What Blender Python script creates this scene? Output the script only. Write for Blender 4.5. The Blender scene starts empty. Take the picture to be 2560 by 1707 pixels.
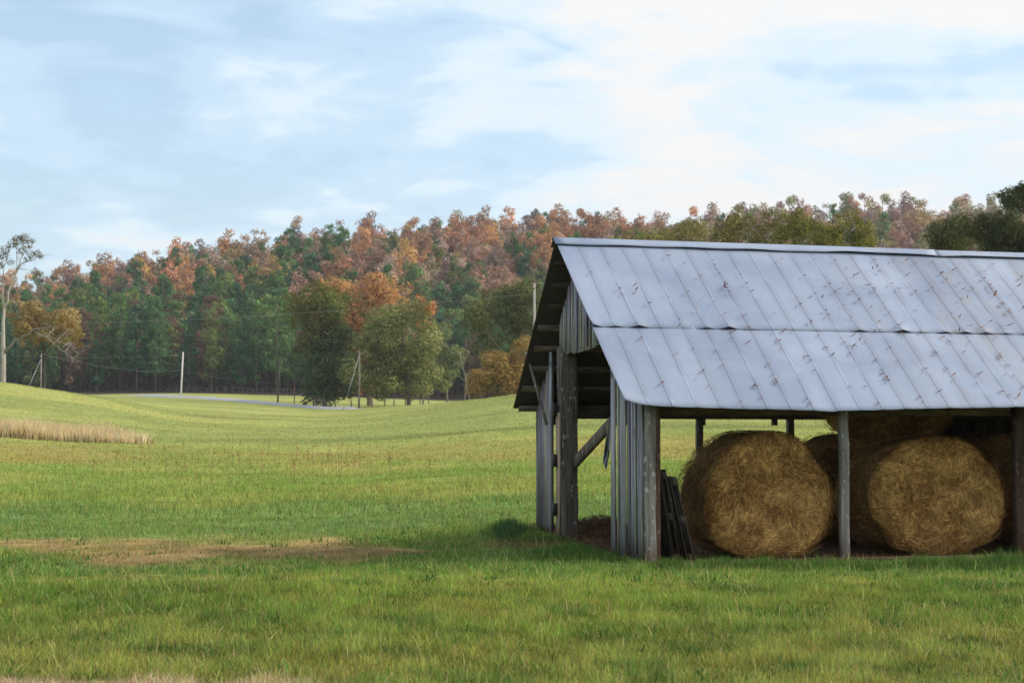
import bpy, math, random
import numpy as np
from mathutils import Vector, Matrix

random.seed(11)
rng = np.random.default_rng(11)
scene = bpy.context.scene
COL = scene.collection

# ------------------------------------------------------------------ camera, world, sun, exposure
F, PW, PH, HOR, CAMZ = 4600.0, 2560.0, 1707.0, 1100.0, 1.48
PITCH = math.atan((HOR - PH / 2) / F)
cam_d = bpy.data.cameras.new("camera")
cam = bpy.data.objects.new("camera", cam_d)
COL.objects.link(cam)
cam.location = (0, 0, CAMZ)
cam.rotation_euler = (math.pi / 2 + PITCH, 0, 0)
cam_d.sensor_width = 36.0
cam_d.sensor_fit = 'HORIZONTAL'
cam_d.lens = F / PW * 36.0
cam_d.clip_start = 0.1
cam_d.clip_end = 12000
cam_d.dof.use_dof = True
cam_d.dof.focus_distance = 22.5
cam_d.dof.aperture_fstop = 5.0
scene.camera = cam

SUN_EL, SUN_AZ = math.radians(37), math.radians(84)      # azimuth measured from the view direction towards the right
world = bpy.data.worlds.new("World")
scene.world = world
world.use_nodes = True
nt = world.node_tree
nt.nodes.clear()


def N(tree, kind, **kw):
    n = tree.nodes.new(kind)
    for k, v in kw.items():
        if k.startswith('i_'):
            key = k[2:]
            n.inputs[int(key) if key.isdigit() else key].default_value = v
        else:
            setattr(n, k, v)
    return n


def L(tree, a, b):
    tree.links.new(a, b)


def math_n(tree, op, a, b=None, clamp=False):
    n = tree.nodes.new('ShaderNodeMath')
    n.operation = op
    n.use_clamp = clamp
    for i, x in enumerate((a, b)):
        if x is None:
            continue
        if isinstance(x, (int, float)):
            n.inputs[i].default_value = x
        else:
            tree.links.new(x, n.inputs[i])
    return n.outputs[0]


def ramp_n(tree, fac, stops, interp='LINEAR'):
    n = tree.nodes.new('ShaderNodeValToRGB')
    n.color_ramp.interpolation = interp
    els = n.color_ramp.elements
    while len(els) < len(stops):
        els.new(0.5)
    for e, (p, c) in zip(els, stops):
        e.position = p
        e.color = (c[0], c[1], c[2], 1) if not isinstance(c, (int, float)) else (c, c, c, 1)
    if fac is not None:
        tree.links.new(fac, n.inputs[0])
    return n.outputs[0]


def mixc(tree, fac, a, b, mode='MIX'):
    n = tree.nodes.new('ShaderNodeMix')
    n.data_type = 'RGBA'
    n.blend_type = mode
    n.clamp_factor = True
    for sock, x in ((n.inputs[0], fac), (n.inputs[6], a), (n.inputs[7], b)):
        if isinstance(x, (int, float)):
            sock.default_value = x
        elif isinstance(x, tuple):
            sock.default_value = (x[0], x[1], x[2], 1)
        else:
            tree.links.new(x, sock)
    return n.outputs[2]


def make_world():
    t = nt
    out = N(t, 'ShaderNodeOutputWorld')
    sky = N(t, 'ShaderNodeTexSky', sky_type='NISHITA')
    sky.sun_disc = False
    sky.sun_elevation = SUN_EL
    sky.sun_rotation = SUN_AZ
    sky.air_density = 1.2
    sky.dust_density = 0.6
    bg_sky = N(t, 'ShaderNodeBackground', i_Strength=0.13)
    L(t, sky.outputs[0], bg_sky.inputs[0])
    tc = N(t, 'ShaderNodeTexCoord')
    sep = N(t, 'ShaderNodeSeparateXYZ')
    L(t, tc.outputs['Generated'], sep.inputs[0])
    x, y, z = sep.outputs
    zz = math_n(t, 'ADD', math_n(t, 'MAXIMUM', z, 0.0), 0.16)
    cx = math_n(t, 'DIVIDE', x, zz)
    cy = math_n(t, 'DIVIDE', y, zz)
    comb = N(t, 'ShaderNodeCombineXYZ')
    # rotate the cloud field so that the streaks run diagonally
    a = math.radians(20)
    L(t, math_n(t, 'ADD', math_n(t, 'MULTIPLY', cx, math.cos(a)), math_n(t, 'MULTIPLY', cy, math.sin(a))), comb.inputs[0])
    L(t, math_n(t, 'MULTIPLY', math_n(t, 'SUBTRACT', math_n(t, 'MULTIPLY', cy, math.cos(a)), math_n(t, 'MULTIPLY', cx, math.sin(a))), 1.15), comb.inputs[1])
    n1 = N(t, 'ShaderNodeTexNoise', i_Scale=1.35, i_Detail=7.0, i_Roughness=0.52, i_Distortion=0.7)
    L(t, comb.outputs[0], n1.inputs['Vector'])
    n2 = N(t, 'ShaderNodeTexNoise', i_Scale=4.6, i_Detail=7.0, i_Roughness=0.55, i_Distortion=0.6)
    L(t, comb.outputs[0], n2.inputs['Vector'])
    # the thin cloud brightens towards the side of the veiled sun and upwards
    glow = ramp_n(t, math_n(t, 'ADD', math_n(t, 'ADD', math_n(t, 'MULTIPLY', x, 1.45), math_n(t, 'MULTIPLY', z, 0.9)), 0.30), [(0.0, 0.0), (1.0, 1.0)])
    f = math_n(t, 'ADD', math_n(t, 'MULTIPLY', n1.outputs[0], 0.72), math_n(t, 'MULTIPLY', n2.outputs[0], 0.30))
    f = math_n(t, 'ADD', f, math_n(t, 'MULTIPLY', math_n(t, 'SUBTRACT', glow, 0.47), 0.27))
    mask = ramp_n(t, f, [(0.30, 0.45), (0.46, 0.80), (0.58, 1.0)], 'EASE')
    ccol = ramp_n(t, f, [(0.36, (0.285, 0.39, 0.52)), (0.44, (0.38, 0.495, 0.615)), (0.51, (0.51, 0.59, 0.65)), (0.61, (0.605, 0.605, 0.607))], 'EASE')
    bg_c = N(t, 'ShaderNodeBackground', i_Strength=1.0)
    L(t, ccol, bg_c.inputs[0])
    mx = N(t, 'ShaderNodeMixShader')
    L(t, mask, mx.inputs[0])
    L(t, bg_sky.outputs[0], mx.inputs[1])
    L(t, bg_c.outputs[0], mx.inputs[2])
    L(t, mx.outputs[0], out.inputs[0])


make_world()
sun_d = bpy.data.lights.new("sun", 'SUN')
sun_d.energy = 2.3
sun_d.angle = math.radians(20)
sun_d.color = (1.0, 0.93, 0.82)
sun = bpy.data.objects.new("sun", sun_d)
COL.objects.link(sun)
sdir = Vector((math.sin(SUN_AZ) * math.cos(SUN_EL), math.cos(SUN_AZ) * math.cos(SUN_EL), math.sin(SUN_EL)))
sun.rotation_euler = sdir.to_track_quat('Z', 'Y').to_euler()
sun.location = (60, 0, 60)
vs = scene.view_settings
vs.view_transform = 'Standard'
vs.look = 'None'
vs.exposure = 0.68
vs.gamma = 1.0
vs.use_curve_mapping = False
scene.cycles.use_denoising = True
scene.cycles.max_bounces = 6
scene.cycles.diffuse_bounces = 3
scene.cycles.transparent_max_bounces = 4


# ------------------------------------------------------------------ helpers
def ray(px, py):
    a, b = (px - PW / 2) / F, (PH / 2 - py) / F
    cp, sp = math.cos(PITCH), math.sin(PITCH)
    return Vector((a, cp - b * sp, sp + b * cp))


def at(px, py, Y):
    d = ray(px, py)
    return Vector((0, 0, CAMZ)) + d * (Y / d.y)


def hx(px, Y):
    return (px - PW / 2) / F * Y


def z_of(py, Y):
    return at(1280, py, Y).z


def hash2(ix, iy, seed):
    h = (ix.astype(np.int64) * 374761393 + iy.astype(np.int64) * 668265263 + seed * 1442695041) & 0xffffffff
    h = ((h ^ (h >> 13)) * 1274126177) & 0xffffffff
    h = h ^ (h >> 16)
    return (h & 0xffffff) / float(0x1000000)


def vnoise(x, y, seed=0):
    x = np.asarray(x, float)
    y = np.asarray(y, float)
    ix, iy = np.floor(x), np.floor(y)
    fx, fy = x - ix, y - iy
    fx, fy = fx * fx * (3 - 2 * fx), fy * fy * (3 - 2 * fy)
    a, b = hash2(ix, iy, seed), hash2(ix + 1, iy, seed)
    c, d = hash2(ix, iy + 1, seed), hash2(ix + 1, iy + 1, seed)
    return (a * (1 - fx) + b * fx) * (1 - fy) + (c * (1 - fx) + d * fx) * fy


def fbm(x, y, seed=0, o=3):
    s, amp, tot = 0.0, 1.0, 0.0
    for i in range(o):
        s = s + amp * vnoise(np.asarray(x) * 2 ** i, np.asarray(y) * 2 ** i, seed + i * 17)
        tot += amp
        amp *= 0.5
    return s / tot


def sstep(a, b, x):
    t = np.clip((x - a) / (b - a), 0, 1)
    return t * t * (3 - 2 * t)


class MB:
    """collects geometry for ONE mesh"""

    def __init__(self):
        self.v, self.f, self.m, self.c, self.n = [], [], [], [], 0

    def add(self, verts, faces, mat=0, col=(1, 1, 1)):
        verts = np.asarray(verts, float).reshape(-1, 3)
        faces = np.asarray(faces, np.int64)
        self.v.append(verts)
        self.f.append(faces + self.n)
        self.m.append(np.full(len(faces), mat, np.int32))
        c = np.asarray(col, float)
        if c.ndim == 1:
            c = np.tile(c, (len(verts), 1))
        self.c.append(c)
        self.n += len(verts)
        return self

    def box(self, lo, hi, mat=0, col=(1, 1, 1), M=None):
        x0, y0, z0 = lo
        x1, y1, z1 = hi
        v = np.array([(x, y, z) for x in (x0, x1) for y in (y0, y1) for z in (z0, z1)], float)
        if M is not None:
            v = np.array([tuple(M @ Vector(p)) for p in v])
        f = [(0, 1, 3, 2), (4, 6, 7, 5), (0, 4, 5, 1), (2, 3, 7, 6), (0, 2, 6, 4), (1, 5, 7, 3)]
        return self.add(v, f, mat, col)

    def beam(self, p, q, w, h, up=(0, 0, 1), mat=0, col=(1, 1, 1)):
        p, q = Vector(p), Vector(q)
        d = (q - p).normalized()
        s = d.cross(Vector(up)).normalized()
        u = s.cross(d).normalized()
        v = []
        for c in (p, q):
            for a, b in ((-1, -1), (1, -1), (1, 1), (-1, 1)):
                v.append(tuple(c + s * (a * w / 2) + u * (b * h / 2)))
        f = [(0, 3, 2, 1), (4, 5, 6, 7), (0, 1, 5, 4), (1, 2, 6, 5), (2, 3, 7, 6), (3, 0, 4, 7)]
        return self.add(v, f, mat, col)

    def tube(self, pts, radii, sides=7, mat=0, col=(1, 1, 1)):
        pts = [Vector(p) for p in pts]
        if isinstance(radii, (int, float)):
            radii = [radii] * len(pts)
        vv, ff = [], []
        ref = Vector((0.31, 0.9, 0.17)).normalized()
        for i, p in enumerate(pts):
            d = (pts[min(i + 1, len(pts) - 1)] - pts[max(i - 1, 0)]).normalized()
            s = d.cross(ref)
            if s.length < 1e-3:
                s = d.cross(Vector((1, 0, 0)))
            s.normalize()
            u = s.cross(d)
            for k in range(sides):
                a = 2 * math.pi * k / sides
                vv.append(tuple(p + (s * math.cos(a) + u * math.sin(a)) * radii[i]))
        for i in range(len(pts) - 1):
            for k in range(sides):
                a, b = i * sides + k, i * sides + (k + 1) % sides
                ff.append((a, b, b + sides, a + sides))
        vv += [tuple(pts[0]), tuple(pts[-1])]
        n0, n1 = len(vv) - 2, len(vv) - 1
        for k in range(sides):
            ff.append((n0, (k + 1) % sides, k, k))
            b = (len(pts) - 1) * sides
            ff.append((n1, b + k, b + (k + 1) % sides, b + (k + 1) % sides))
        quads = [f for f in ff if len(set(f)) == 4]
        tris = [f[:3] for f in ff if len(set(f)) == 3]
        base = self.n
        self.add(vv, quads, mat, col)
        if tris:
            self.f.append(np.asarray(tris, np.int64) + base)
            self.m.append(np.full(len(tris), mat, np.int32))
        return self

    def mesh(self, name, mats, smooth=False):
        me = bpy.data.meshes.new(name)
        v = np.concatenate(self.v)
        c = np.concatenate(self.c)
        me.vertices.add(len(v))
        me.vertices.foreach_set('co', v.astype(np.float32).ravel())
        tot = np.concatenate([np.full(len(f), f.shape[1], np.int32) for f in self.f])
        idx = np.concatenate([f.ravel() for f in self.f]).astype(np.int32)
        me.loops.add(len(idx))
        me.loops.foreach_set('vertex_index', idx)
        me.polygons.add(len(tot))
        me.polygons.foreach_set('loop_start', np.concatenate([[0], np.cumsum(tot)[:-1]]).astype(np.int32))
        me.polygons.foreach_set('loop_total', tot)
        me.polygons.foreach_set('material_index', np.concatenate(self.m))
        if smooth:
            me.polygons.foreach_set('use_smooth', np.ones(len(tot), bool))
        at_ = me.attributes.new('Col', 'FLOAT_COLOR', 'POINT')
        rgba = np.ones((len(v), 4), np.float32)
        rgba[:, :3] = c
        at_.data.foreach_set('color', rgba.ravel())
        for m in (mats if isinstance(mats, (list, tuple)) else [mats]):
            me.materials.append(m)
        me.update(calc_edges=True)
        return me

    def build(self, name, mats, parent=None, smooth=False, label=None):
        o = bpy.data.objects.new(name, self.mesh(name, mats, smooth))
        COL.objects.link(o)
        if parent is not None:
            o.parent = parent
        if label:
            o['label'] = label
        return o


def tag(o, label=None, cat=None, group=None, kind=None):
    for k, v in (('label', label), ('category', cat), ('group', group), ('kind', kind)):
        if v:
            o[k] = v
    return o


def empty(name, loc=(0, 0, 0), rz=0.0):
    o = bpy.data.objects.new(name, None)
    o.empty_display_size = 0.3
    COL.objects.link(o)
    o.location = loc
    o.rotation_euler = (0, 0, rz)
    return o


def copy_tree(o, parent=None):
    c = o.copy()
    COL.objects.link(c)
    if parent is not None:
        c.parent = parent
    for ch in list(o.children):
        copy_tree(ch, c)
    return c


# ------------------------------------------------------------------ materials
def new_mat(name):
    m = bpy.data.materials.new(name)
    m.use_nodes = True
    t = m.node_tree
    b = t.nodes['Principled BSDF']
    return m, t, b


def attr(t, name='Col'):
    return N(t, 'ShaderNodeAttribute', attribute_name=name).outputs['Color']


def objco(t, scale=(1, 1, 1)):
    tc = N(t, 'ShaderNodeTexCoord')
    mp = N(t, 'ShaderNodeMapping')
    mp.inputs['Scale'].default_value = scale
    L(t, tc.outputs['Object'], mp.inputs[0])
    return mp.outputs[0]


def noise(t, vec, scale, detail=4.0, rough=0.55, dist=0.0):
    n = N(t, 'ShaderNodeTexNoise', i_Scale=scale, i_Detail=detail, i_Roughness=rough, i_Distortion=dist)
    if vec is not None:
        L(t, vec, n.inputs['Vector'])
    return n.outputs[0]


def bump(t, b, h, strength, dist):
    n = N(t, 'ShaderNodeBump', i_Strength=strength, i_Distance=dist)
    L(t, h, n.inputs['Height'])
    L(t, n.outputs[0], b.inputs['Normal'])


def wood_mat(name, base, dark, streak=(26, 26, 1.3), rough=0.85, spots=None):
    m, t, b = new_mat(name)
    v = objco(t, streak)
    n1 = noise(t, v, 1.0, 6, 0.65, 0.3)
    v2 = objco(t, (streak[0] * 3, streak[1] * 3, streak[2] * 2.2))
    n2 = noise(t, v2, 1.0, 3, 0.6)
    c = ramp_n(t, n1, [(0.28, dark), (0.45, tuple(0.5 * (a + d) for a, d in zip(base, dark))), (0.62, base), (0.8, tuple(min(1, x * 1.25) for x in base))])
    c = mixc(t, ramp_n(t, n2, [(0.30, 0.75), (0.42, 0.0)]), c, tuple(x * 0.45 for x in dark))
    if spots:
        n3 = noise(t, objco(t, (1, 1, 0.45)), 24, 2, 0.5)
        c = mixc(t, ramp_n(t, n3, [(0.62, 0.0), (0.68, 0.8)]), c, spots)
    # knots, and mud splashed up from the ground
    kn = noise(t, objco(t, (7, 7, 3.2)), 1.0, 2, 0.4)
    c = mixc(t, ramp_n(t, kn, [(0.70, 0.0), (0.76, 0.75)]), c, tuple(x * 0.4 for x in dark))
    sp = N(t, 'ShaderNodeSeparateXYZ')
    L(t, objco(t), sp.inputs[0])
    mud = math_n(t, 'SUBTRACT', math_n(t, 'ADD', 0.30, math_n(t, 'MULTIPLY', noise(t, objco(t, (9, 9, 5)), 1.0, 4, 0.6), 0.45)), math_n(t, 'MULTIPLY', sp.outputs[2], 1.5))
    c = mixc(t, ramp_n(t, mud, [(0.05, 0.0), (0.40, 0.65)]), c, (0.11, 0.065, 0.04))
    c = mixc(t, 1.0, c, attr(t), 'MULTIPLY')
    L(t, c, b.inputs['Base Color'])
    b.inputs['Roughness'].default_value = rough
    b.inputs['Specular IOR Level'].default_value = 0.2
    bump(t, b, n1, 0.6, 0.012)
    return m


def foliage_mat(name, own=False):
    """leaves: the object's colour (or white) times the leaf's own tint, part of the light passing through"""
    m = bpy.data.materials.new(name)
    m.use_nodes = True
    t = m.node_tree
    t.nodes.clear()
    out = N(t, 'ShaderNodeOutputMaterial')
    c = attr(t)
    if own:
        oi = N(t, 'ShaderNodeObjectInfo')
        c = mixc(t, 1.0, c, oi.outputs['Color'], 'MULTIPLY')
    d = N(t, 'ShaderNodeBsdfDiffuse')
    tr = N(t, 'ShaderNodeBsdfTranslucent')
    mx = N(t, 'ShaderNodeMixShader')
    mx.inputs[0].default_value = 0.3
    L(t, c, d.inputs[0])
    L(t, c, tr.inputs[0])
    L(t, d.outputs[0], mx.inputs[1])
    L(t, tr.outputs[0], mx.inputs[2])
    L(t, mx.outputs[0], out.inputs[0])
    return m


def plain_mat(name, col, rough=0.7, metal=0.0, var=0.25, scale=6.0, use_attr=False):
    m, t, b = new_mat(name)
    n = noise(t, objco(t), scale, 4)
    c = mixc(t, n, tuple(x * (1 - var) for x in col), tuple(min(1, x * (1 + var)) for x in col))
    if use_attr:
        c = mixc(t, 1.0, c, attr(t), 'MULTIPLY')
    L(t, c, b.inputs['Base Color'])
    b.inputs['Roughness'].default_value = rough
    b.inputs['Metallic'].default_value = metal
    return m


M_SIDING = wood_mat('weathered_siding', (0.53, 0.525, 0.55), (0.080, 0.068, 0.062), (30, 30, 1.0))
M_POST = wood_mat('grey_post_wood', (0.28, 0.262, 0.25), (0.07, 0.06, 0.058), (18, 18, 1.1), 0.85, (0.42, 0.43, 0.43))
M_OLD = wood_mat('brown_post_wood', (0.17, 0.145, 0.125), (0.045, 0.036, 0.03), (16, 16, 1.2), 0.9, (0.34, 0.33, 0.30))
M_BEAM = wood_mat('dark_beam_wood', (0.14, 0.11, 0.09), (0.035, 0.028, 0.022), (3, 22, 22), 0.9)
M_TAN = wood_mat('tan_wood', (0.46, 0.34, 0.25), (0.20, 0.13, 0.09), (12, 12, 0.8))
M_LEAF = foliage_mat('leaf', True)
M_LEAFC = foliage_mat('leaf_own', False)
M_BARK = plain_mat('bark', (0.20, 0.17, 0.145), 0.9, 0, 0.35, 3.0, True)
M_PALEBARK = plain_mat('pale_bark', (0.42, 0.39, 0.36), 0.9, 0, 0.3, 1.5, True)
M_POLE = plain_mat('pole_wood', (0.20, 0.18, 0.17), 0.9, 0, 0.25, 2.0, True)
M_WIRE = plain_mat('wire', (0.35, 0.36, 0.37), 0.5, 0.3, 0.1)
M_IRON = plain_mat('rusty_iron', (0.06, 0.05, 0.045), 0.7, 0.4, 0.3, 30)


def metal_roof_mat():
    m, t, b = new_mat('galvanised_roof')
    v = objco(t)
    n1 = noise(t, v, 0.9, 5, 0.55, 0.4)
    n2 = noise(t, objco(t, (1.5, 4.0, 4.0)), 2.2, 6, 0.65, 0.3)
    n3 = noise(t, v, 55, 3, 0.6)
    c = ramp_n(t, n1, [(0.3, (0.200, 0.252, 0.370)), (0.5, (0.252, 0.308, 0.425)), (0.72, (0.302, 0.358, 0.466))])
    c = mixc(t, ramp_n(t, n2, [(0.60, 0.0), (0.80, 0.35)]), c, (0.30, 0.315, 0.36))
    c = mixc(t, ramp_n(t, n3, [(0.70, 0.0), (0.78, 0.25)]), c, (0.32, 0.25, 0.22))
    # weathered stains: streaks and blotches, more towards the far end of the shed
    sep = N(t, 'ShaderNodeSeparateXYZ')
    L(t, v, sep.inputs[0])
    st = noise(t, objco(t, (2.0, 0.9, 0.9)), 2.4, 5, 0.6, 0.6)
    along = ramp_n(t, math_n(t, 'DIVIDE', sep.outputs[0], 8.0), [(0.25, 0.0), (0.62, 0.16)])
    c = mixc(t, ramp_n(t, math_n(t, 'ADD', st, along), [(0.68, 0.0), (0.86, 0.5)]), c, (0.30, 0.28, 0.29))
    rs = noise(t, objco(t, (9.0, 0.55, 0.55)), 1.6, 5, 0.62, 0.2)
    c = mixc(t, ramp_n(t, math_n(t, 'ADD', rs, along), [(0.66, 0.0), (0.84, 0.42)]), c, (0.25, 0.20, 0.19))
    c = mixc(t, 1.0, c, attr(t), 'MULTIPLY')
    L(t, c, b.inputs['Base Color'])
    b.inputs['Metallic'].default_value = 0.05
    L(t, ramp_n(t, n2, [(0.3, 0.5), (0.7, 0.72)]), b.inputs['Roughness'])
    bump(t, b, n1, 0.25, 0.03)
    return m


M_ROOF = metal_roof_mat()
M_UNDER = plain_mat('painted_shade_tin', (.045, .040, .036), .85, 0, .3, 3)  # near-black shade under the roof, put into the tin's underside colour


def hay_mat():
    m, t, b = new_mat('hay')
    n = noise(t, objco(t), 16, 6, 0.7, 0.5)
    c = ramp_n(t, n, [(0.3, (0.40, 0.38, 0.36)), (0.5, (0.8, 0.8, 0.8)), (0.7, (1.2, 1.2, 1.2))])
    c = mixc(t, 1.0, c, attr(t), 'MULTIPLY')
    L(t, c, b.inputs['Base Color'])
    b.inputs['Roughness'].default_value = 0.85
    b.inputs['Specular IOR Level'].default_value = 0.15
    bump(t, b, n, 0.8, 0.03)
    return m


M_HAY = hay_mat()


# ------------------------------------------------------------------ terrain
CTRL = {  # photo column: list of (distance, height)
    -400: [(0, 0), (28, 0), (50, .2), (80, 1.0), (100, 1.95), (130, 4.4), (165, 8.0), (190, 8.9), (230, 8.4), (300, 9), (450, 13.5)],
    0: [(0, 0), (28, 0), (50, .12), (80, .95), (100, 1.9), (130, 3.9), (165, 6.75), (185, 7.35), (230, 6.4), (300, 8), (450, 12.6)],
    250: [(0, 0), (28, 0), (50, .12), (80, .9), (100, 1.6), (130, 3.2), (165, 5.2), (200, 6.35), (240, 6.6), (300, 8.1), (370, 10.3), (450, 12.9)],
    450: [(0, 0), (28, 0), (50, .15), (80, .80), (120, 2.1), (180, 3.95), (250, 6.4), (330, 9.1), (350, 9.9), (450, 13.0)],
    650: [(0, 0), (28, 0), (50, .15), (80, .78), (120, 1.9), (180, 3.6), (250, 5.8), (300, 7.3), (350, 9.2), (450, 12.7)],
    850: [(0, 0), (28, 0), (50, .15), (80, .74), (120, 1.85), (180, 3.3), (250, 4.95), (285, 5.95), (300, 6.6), (350, 8.6), (450, 12.2)],
    1000: [(0, 0), (26, .05), (50, .25), (80, .85), (120, 2.1), (180, 3.95), (235, 5.85), (285, 6.9), (330, 7.9), (450, 11.6)],
    1150: [(0, 0), (23, .02), (27, .16), (50, .33), (80, .96), (120, 2.5), (180, 4.95), (225, 6.3), (260, 6.6), (300, 6.4), (450, 11.2)],
    1300: [(0, 0), (22, .0), (26.5, .20), (50, .38), (80, 1.1), (120, 2.9), (165, 5.4), (205, 6.7), (240, 7.3), (300, 6.9), (450, 11.0)],
    1480: [(0, 0), (22, .0), (26.5, .19), (50, .40), (80, 1.1), (120, 2.95), (165, 5.6), (205, 7.0), (240, 7.5), (300, 7.2), (450, 11.0)],
    1700: [(0, 0), (27, .0), (32, .16), (50, .42), (80, 1.1), (120, 3.0), (165, 5.7), (205, 7.2), (240, 7.7), (300, 7.4), (450, 11.0)],
    2960: [(0, 0), (28, .0), (34, .16), (50, .42), (80, 1.1), (120, 3.0), (165, 5.8), (205, 7.4), (240, 7.8), (300, 7.6), (450, 11.0)],
}
TREETOP = [(-400, 742), (0, 712), (109, 692), (218, 664), (326, 650), (435, 632), (544, 606), (653, 584), (762, 568), (871, 562), (1088, 551), (1250, 532), (1415, 524),
           (1523, 535), (1620, 556), (1700, 538), (1800, 526), (2000, 512), (2100, 494), (2200, 504), (2300, 510), (2400, 498), (2500, 490), (2960, 480)]
TT_X, TT_Y = np.array(TREETOP, float).T
RIDGE_D = 700.0
T_PX = np.linspace(-400, 2960, 85)
T_LD = np.linspace(math.log(4.0), math.log(4000.0), 520)


def make_table():
    cols = sorted(CTRL)
    D = np.exp(T_LD)
    base = []
    for c in cols:
        d, z = np.array(CTRL[c], float).T
        base.append(np.interp(D, d, z))
    base = np.array(base)
    Z = np.empty((len(T_PX), len(D)))
    for j in range(len(D)):
        Z[:, j] = np.interp(T_PX, cols, base[:, j])
    rg = CAMZ + (HOR - np.interp(T_PX, TT_X, TT_Y)) / F * RIDGE_D - 15.6
    for i in range(len(T_PX)):
        z450 = Z[i, -1]
        k = np.array([450, 500, 580, 650, 700, 760, 1000, 4000.])
        h = np.array([z450, z450 + 4.5, z450 + (rg[i] - z450) * .50, z450 + (rg[i] - z450) * .84, rg[i], rg[i] - 3, rg[i] * .45, 5.])
        far = D > 450
        Z[i, far] = np.interp(D[far], k, h)
    for _ in range(3):                                   # smooth the creases
        Z[:, 1:-1] = (Z[:, :-2] + 2 * Z[:, 1:-1] + Z[:, 2:]) / 4
    for _ in range(4):
        Z[1:-1] = (Z[:-2] + 2 * Z[1:-1] + Z[2:]) / 4
    return Z


T_Z = make_table()


def ground(x, y):
    x = np.asarray(x, float)
    y = np.asarray(y, float)
    r = np.hypot(x, y)
    ang = np.arctan2(x, y)
    ca = np.clip(ang, -0.35, 0.35)
    d = np.clip(r * np.cos(ca), 4.01, 3990)
    px = np.clip(PW / 2 + F * np.tan(ca), -399, 2959)
    fi = (px - T_PX[0]) / (T_PX[1] - T_PX[0])
    fj = (np.log(d) - T_LD[0]) / (T_LD[1] - T_LD[0])
    i, j = fi.astype(int), fj.astype(int)
    a, b = fi - i, fj - j
    z = (T_Z[i, j] * (1 - a) + T_Z[i + 1, j] * a) * (1 - b) + (T_Z[i, j + 1] * (1 - a) + T_Z[i + 1, j + 1] * a) * b
    behind = sstep(0.6, 1.6, np.abs(ang))
    z = z * (1 - behind)
    lump = (fbm(x / 2.2, y / 2.2, 5) - .5) * 0.10 + (fbm(x / 11, y / 11, 9) - .5) * 0.35 * sstep(35, 70, d)
    near_barn = np.exp(-(((x - 4) / 5) ** 2 + ((y - 24) / 4) ** 2))
    return z + lump * sstep(6, 14, r) * (1 - .85 * near_barn)


def gz(x, y):
    return float(ground(np.array([x]), np.array([y]))[0])


TH = math.atan(1250 / F)
_d0 = ray(1622, 1408)
B0 = Vector((0, 0, CAMZ)) + _d0 * (-CAMZ / _d0.z)
B0.z = 0.0


def local(x, y):
    dx, dy = np.asarray(x) - B0.x, np.asarray(y) - B0.y
    return dx * math.cos(TH) + dy * math.sin(TH), -dx * math.sin(TH) + dy * math.cos(TH)


def lmix(a, b, t):
    t = np.asarray(t)[:, None]
    return np.asarray(a) * (1 - t) + np.asarray(b) * t


def patch_mask(x, y):
    yc = np.interp(x, [-9, -7.2, -5, -3.2, -1.9, -1.0], [27.2, 26.8, 25.2, 24.4, 24.0, 23.8])
    th = np.interp(x, [-10, -7.2, -5, -3.4, -2.0, -1.4, -.8], [.3, 1.0, 2.9, 4.2, 2.4, .7, .1])
    w = (fbm(x / .9, y / 1.5, 31, 4) - .5) * 2.4
    m = 1 - sstep(.25, 1.25, np.abs(y - yc) / th + w * .75)
    m2 = 1 - sstep(.4, 1.0, np.hypot((x - .15) / 1.0, (y - 24.6) / 1.1) + w * .4)
    return np.clip(m, 0, 1), np.clip(m2, 0, 1)


FIELD = (0.285, 0.315, 0.072)


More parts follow.
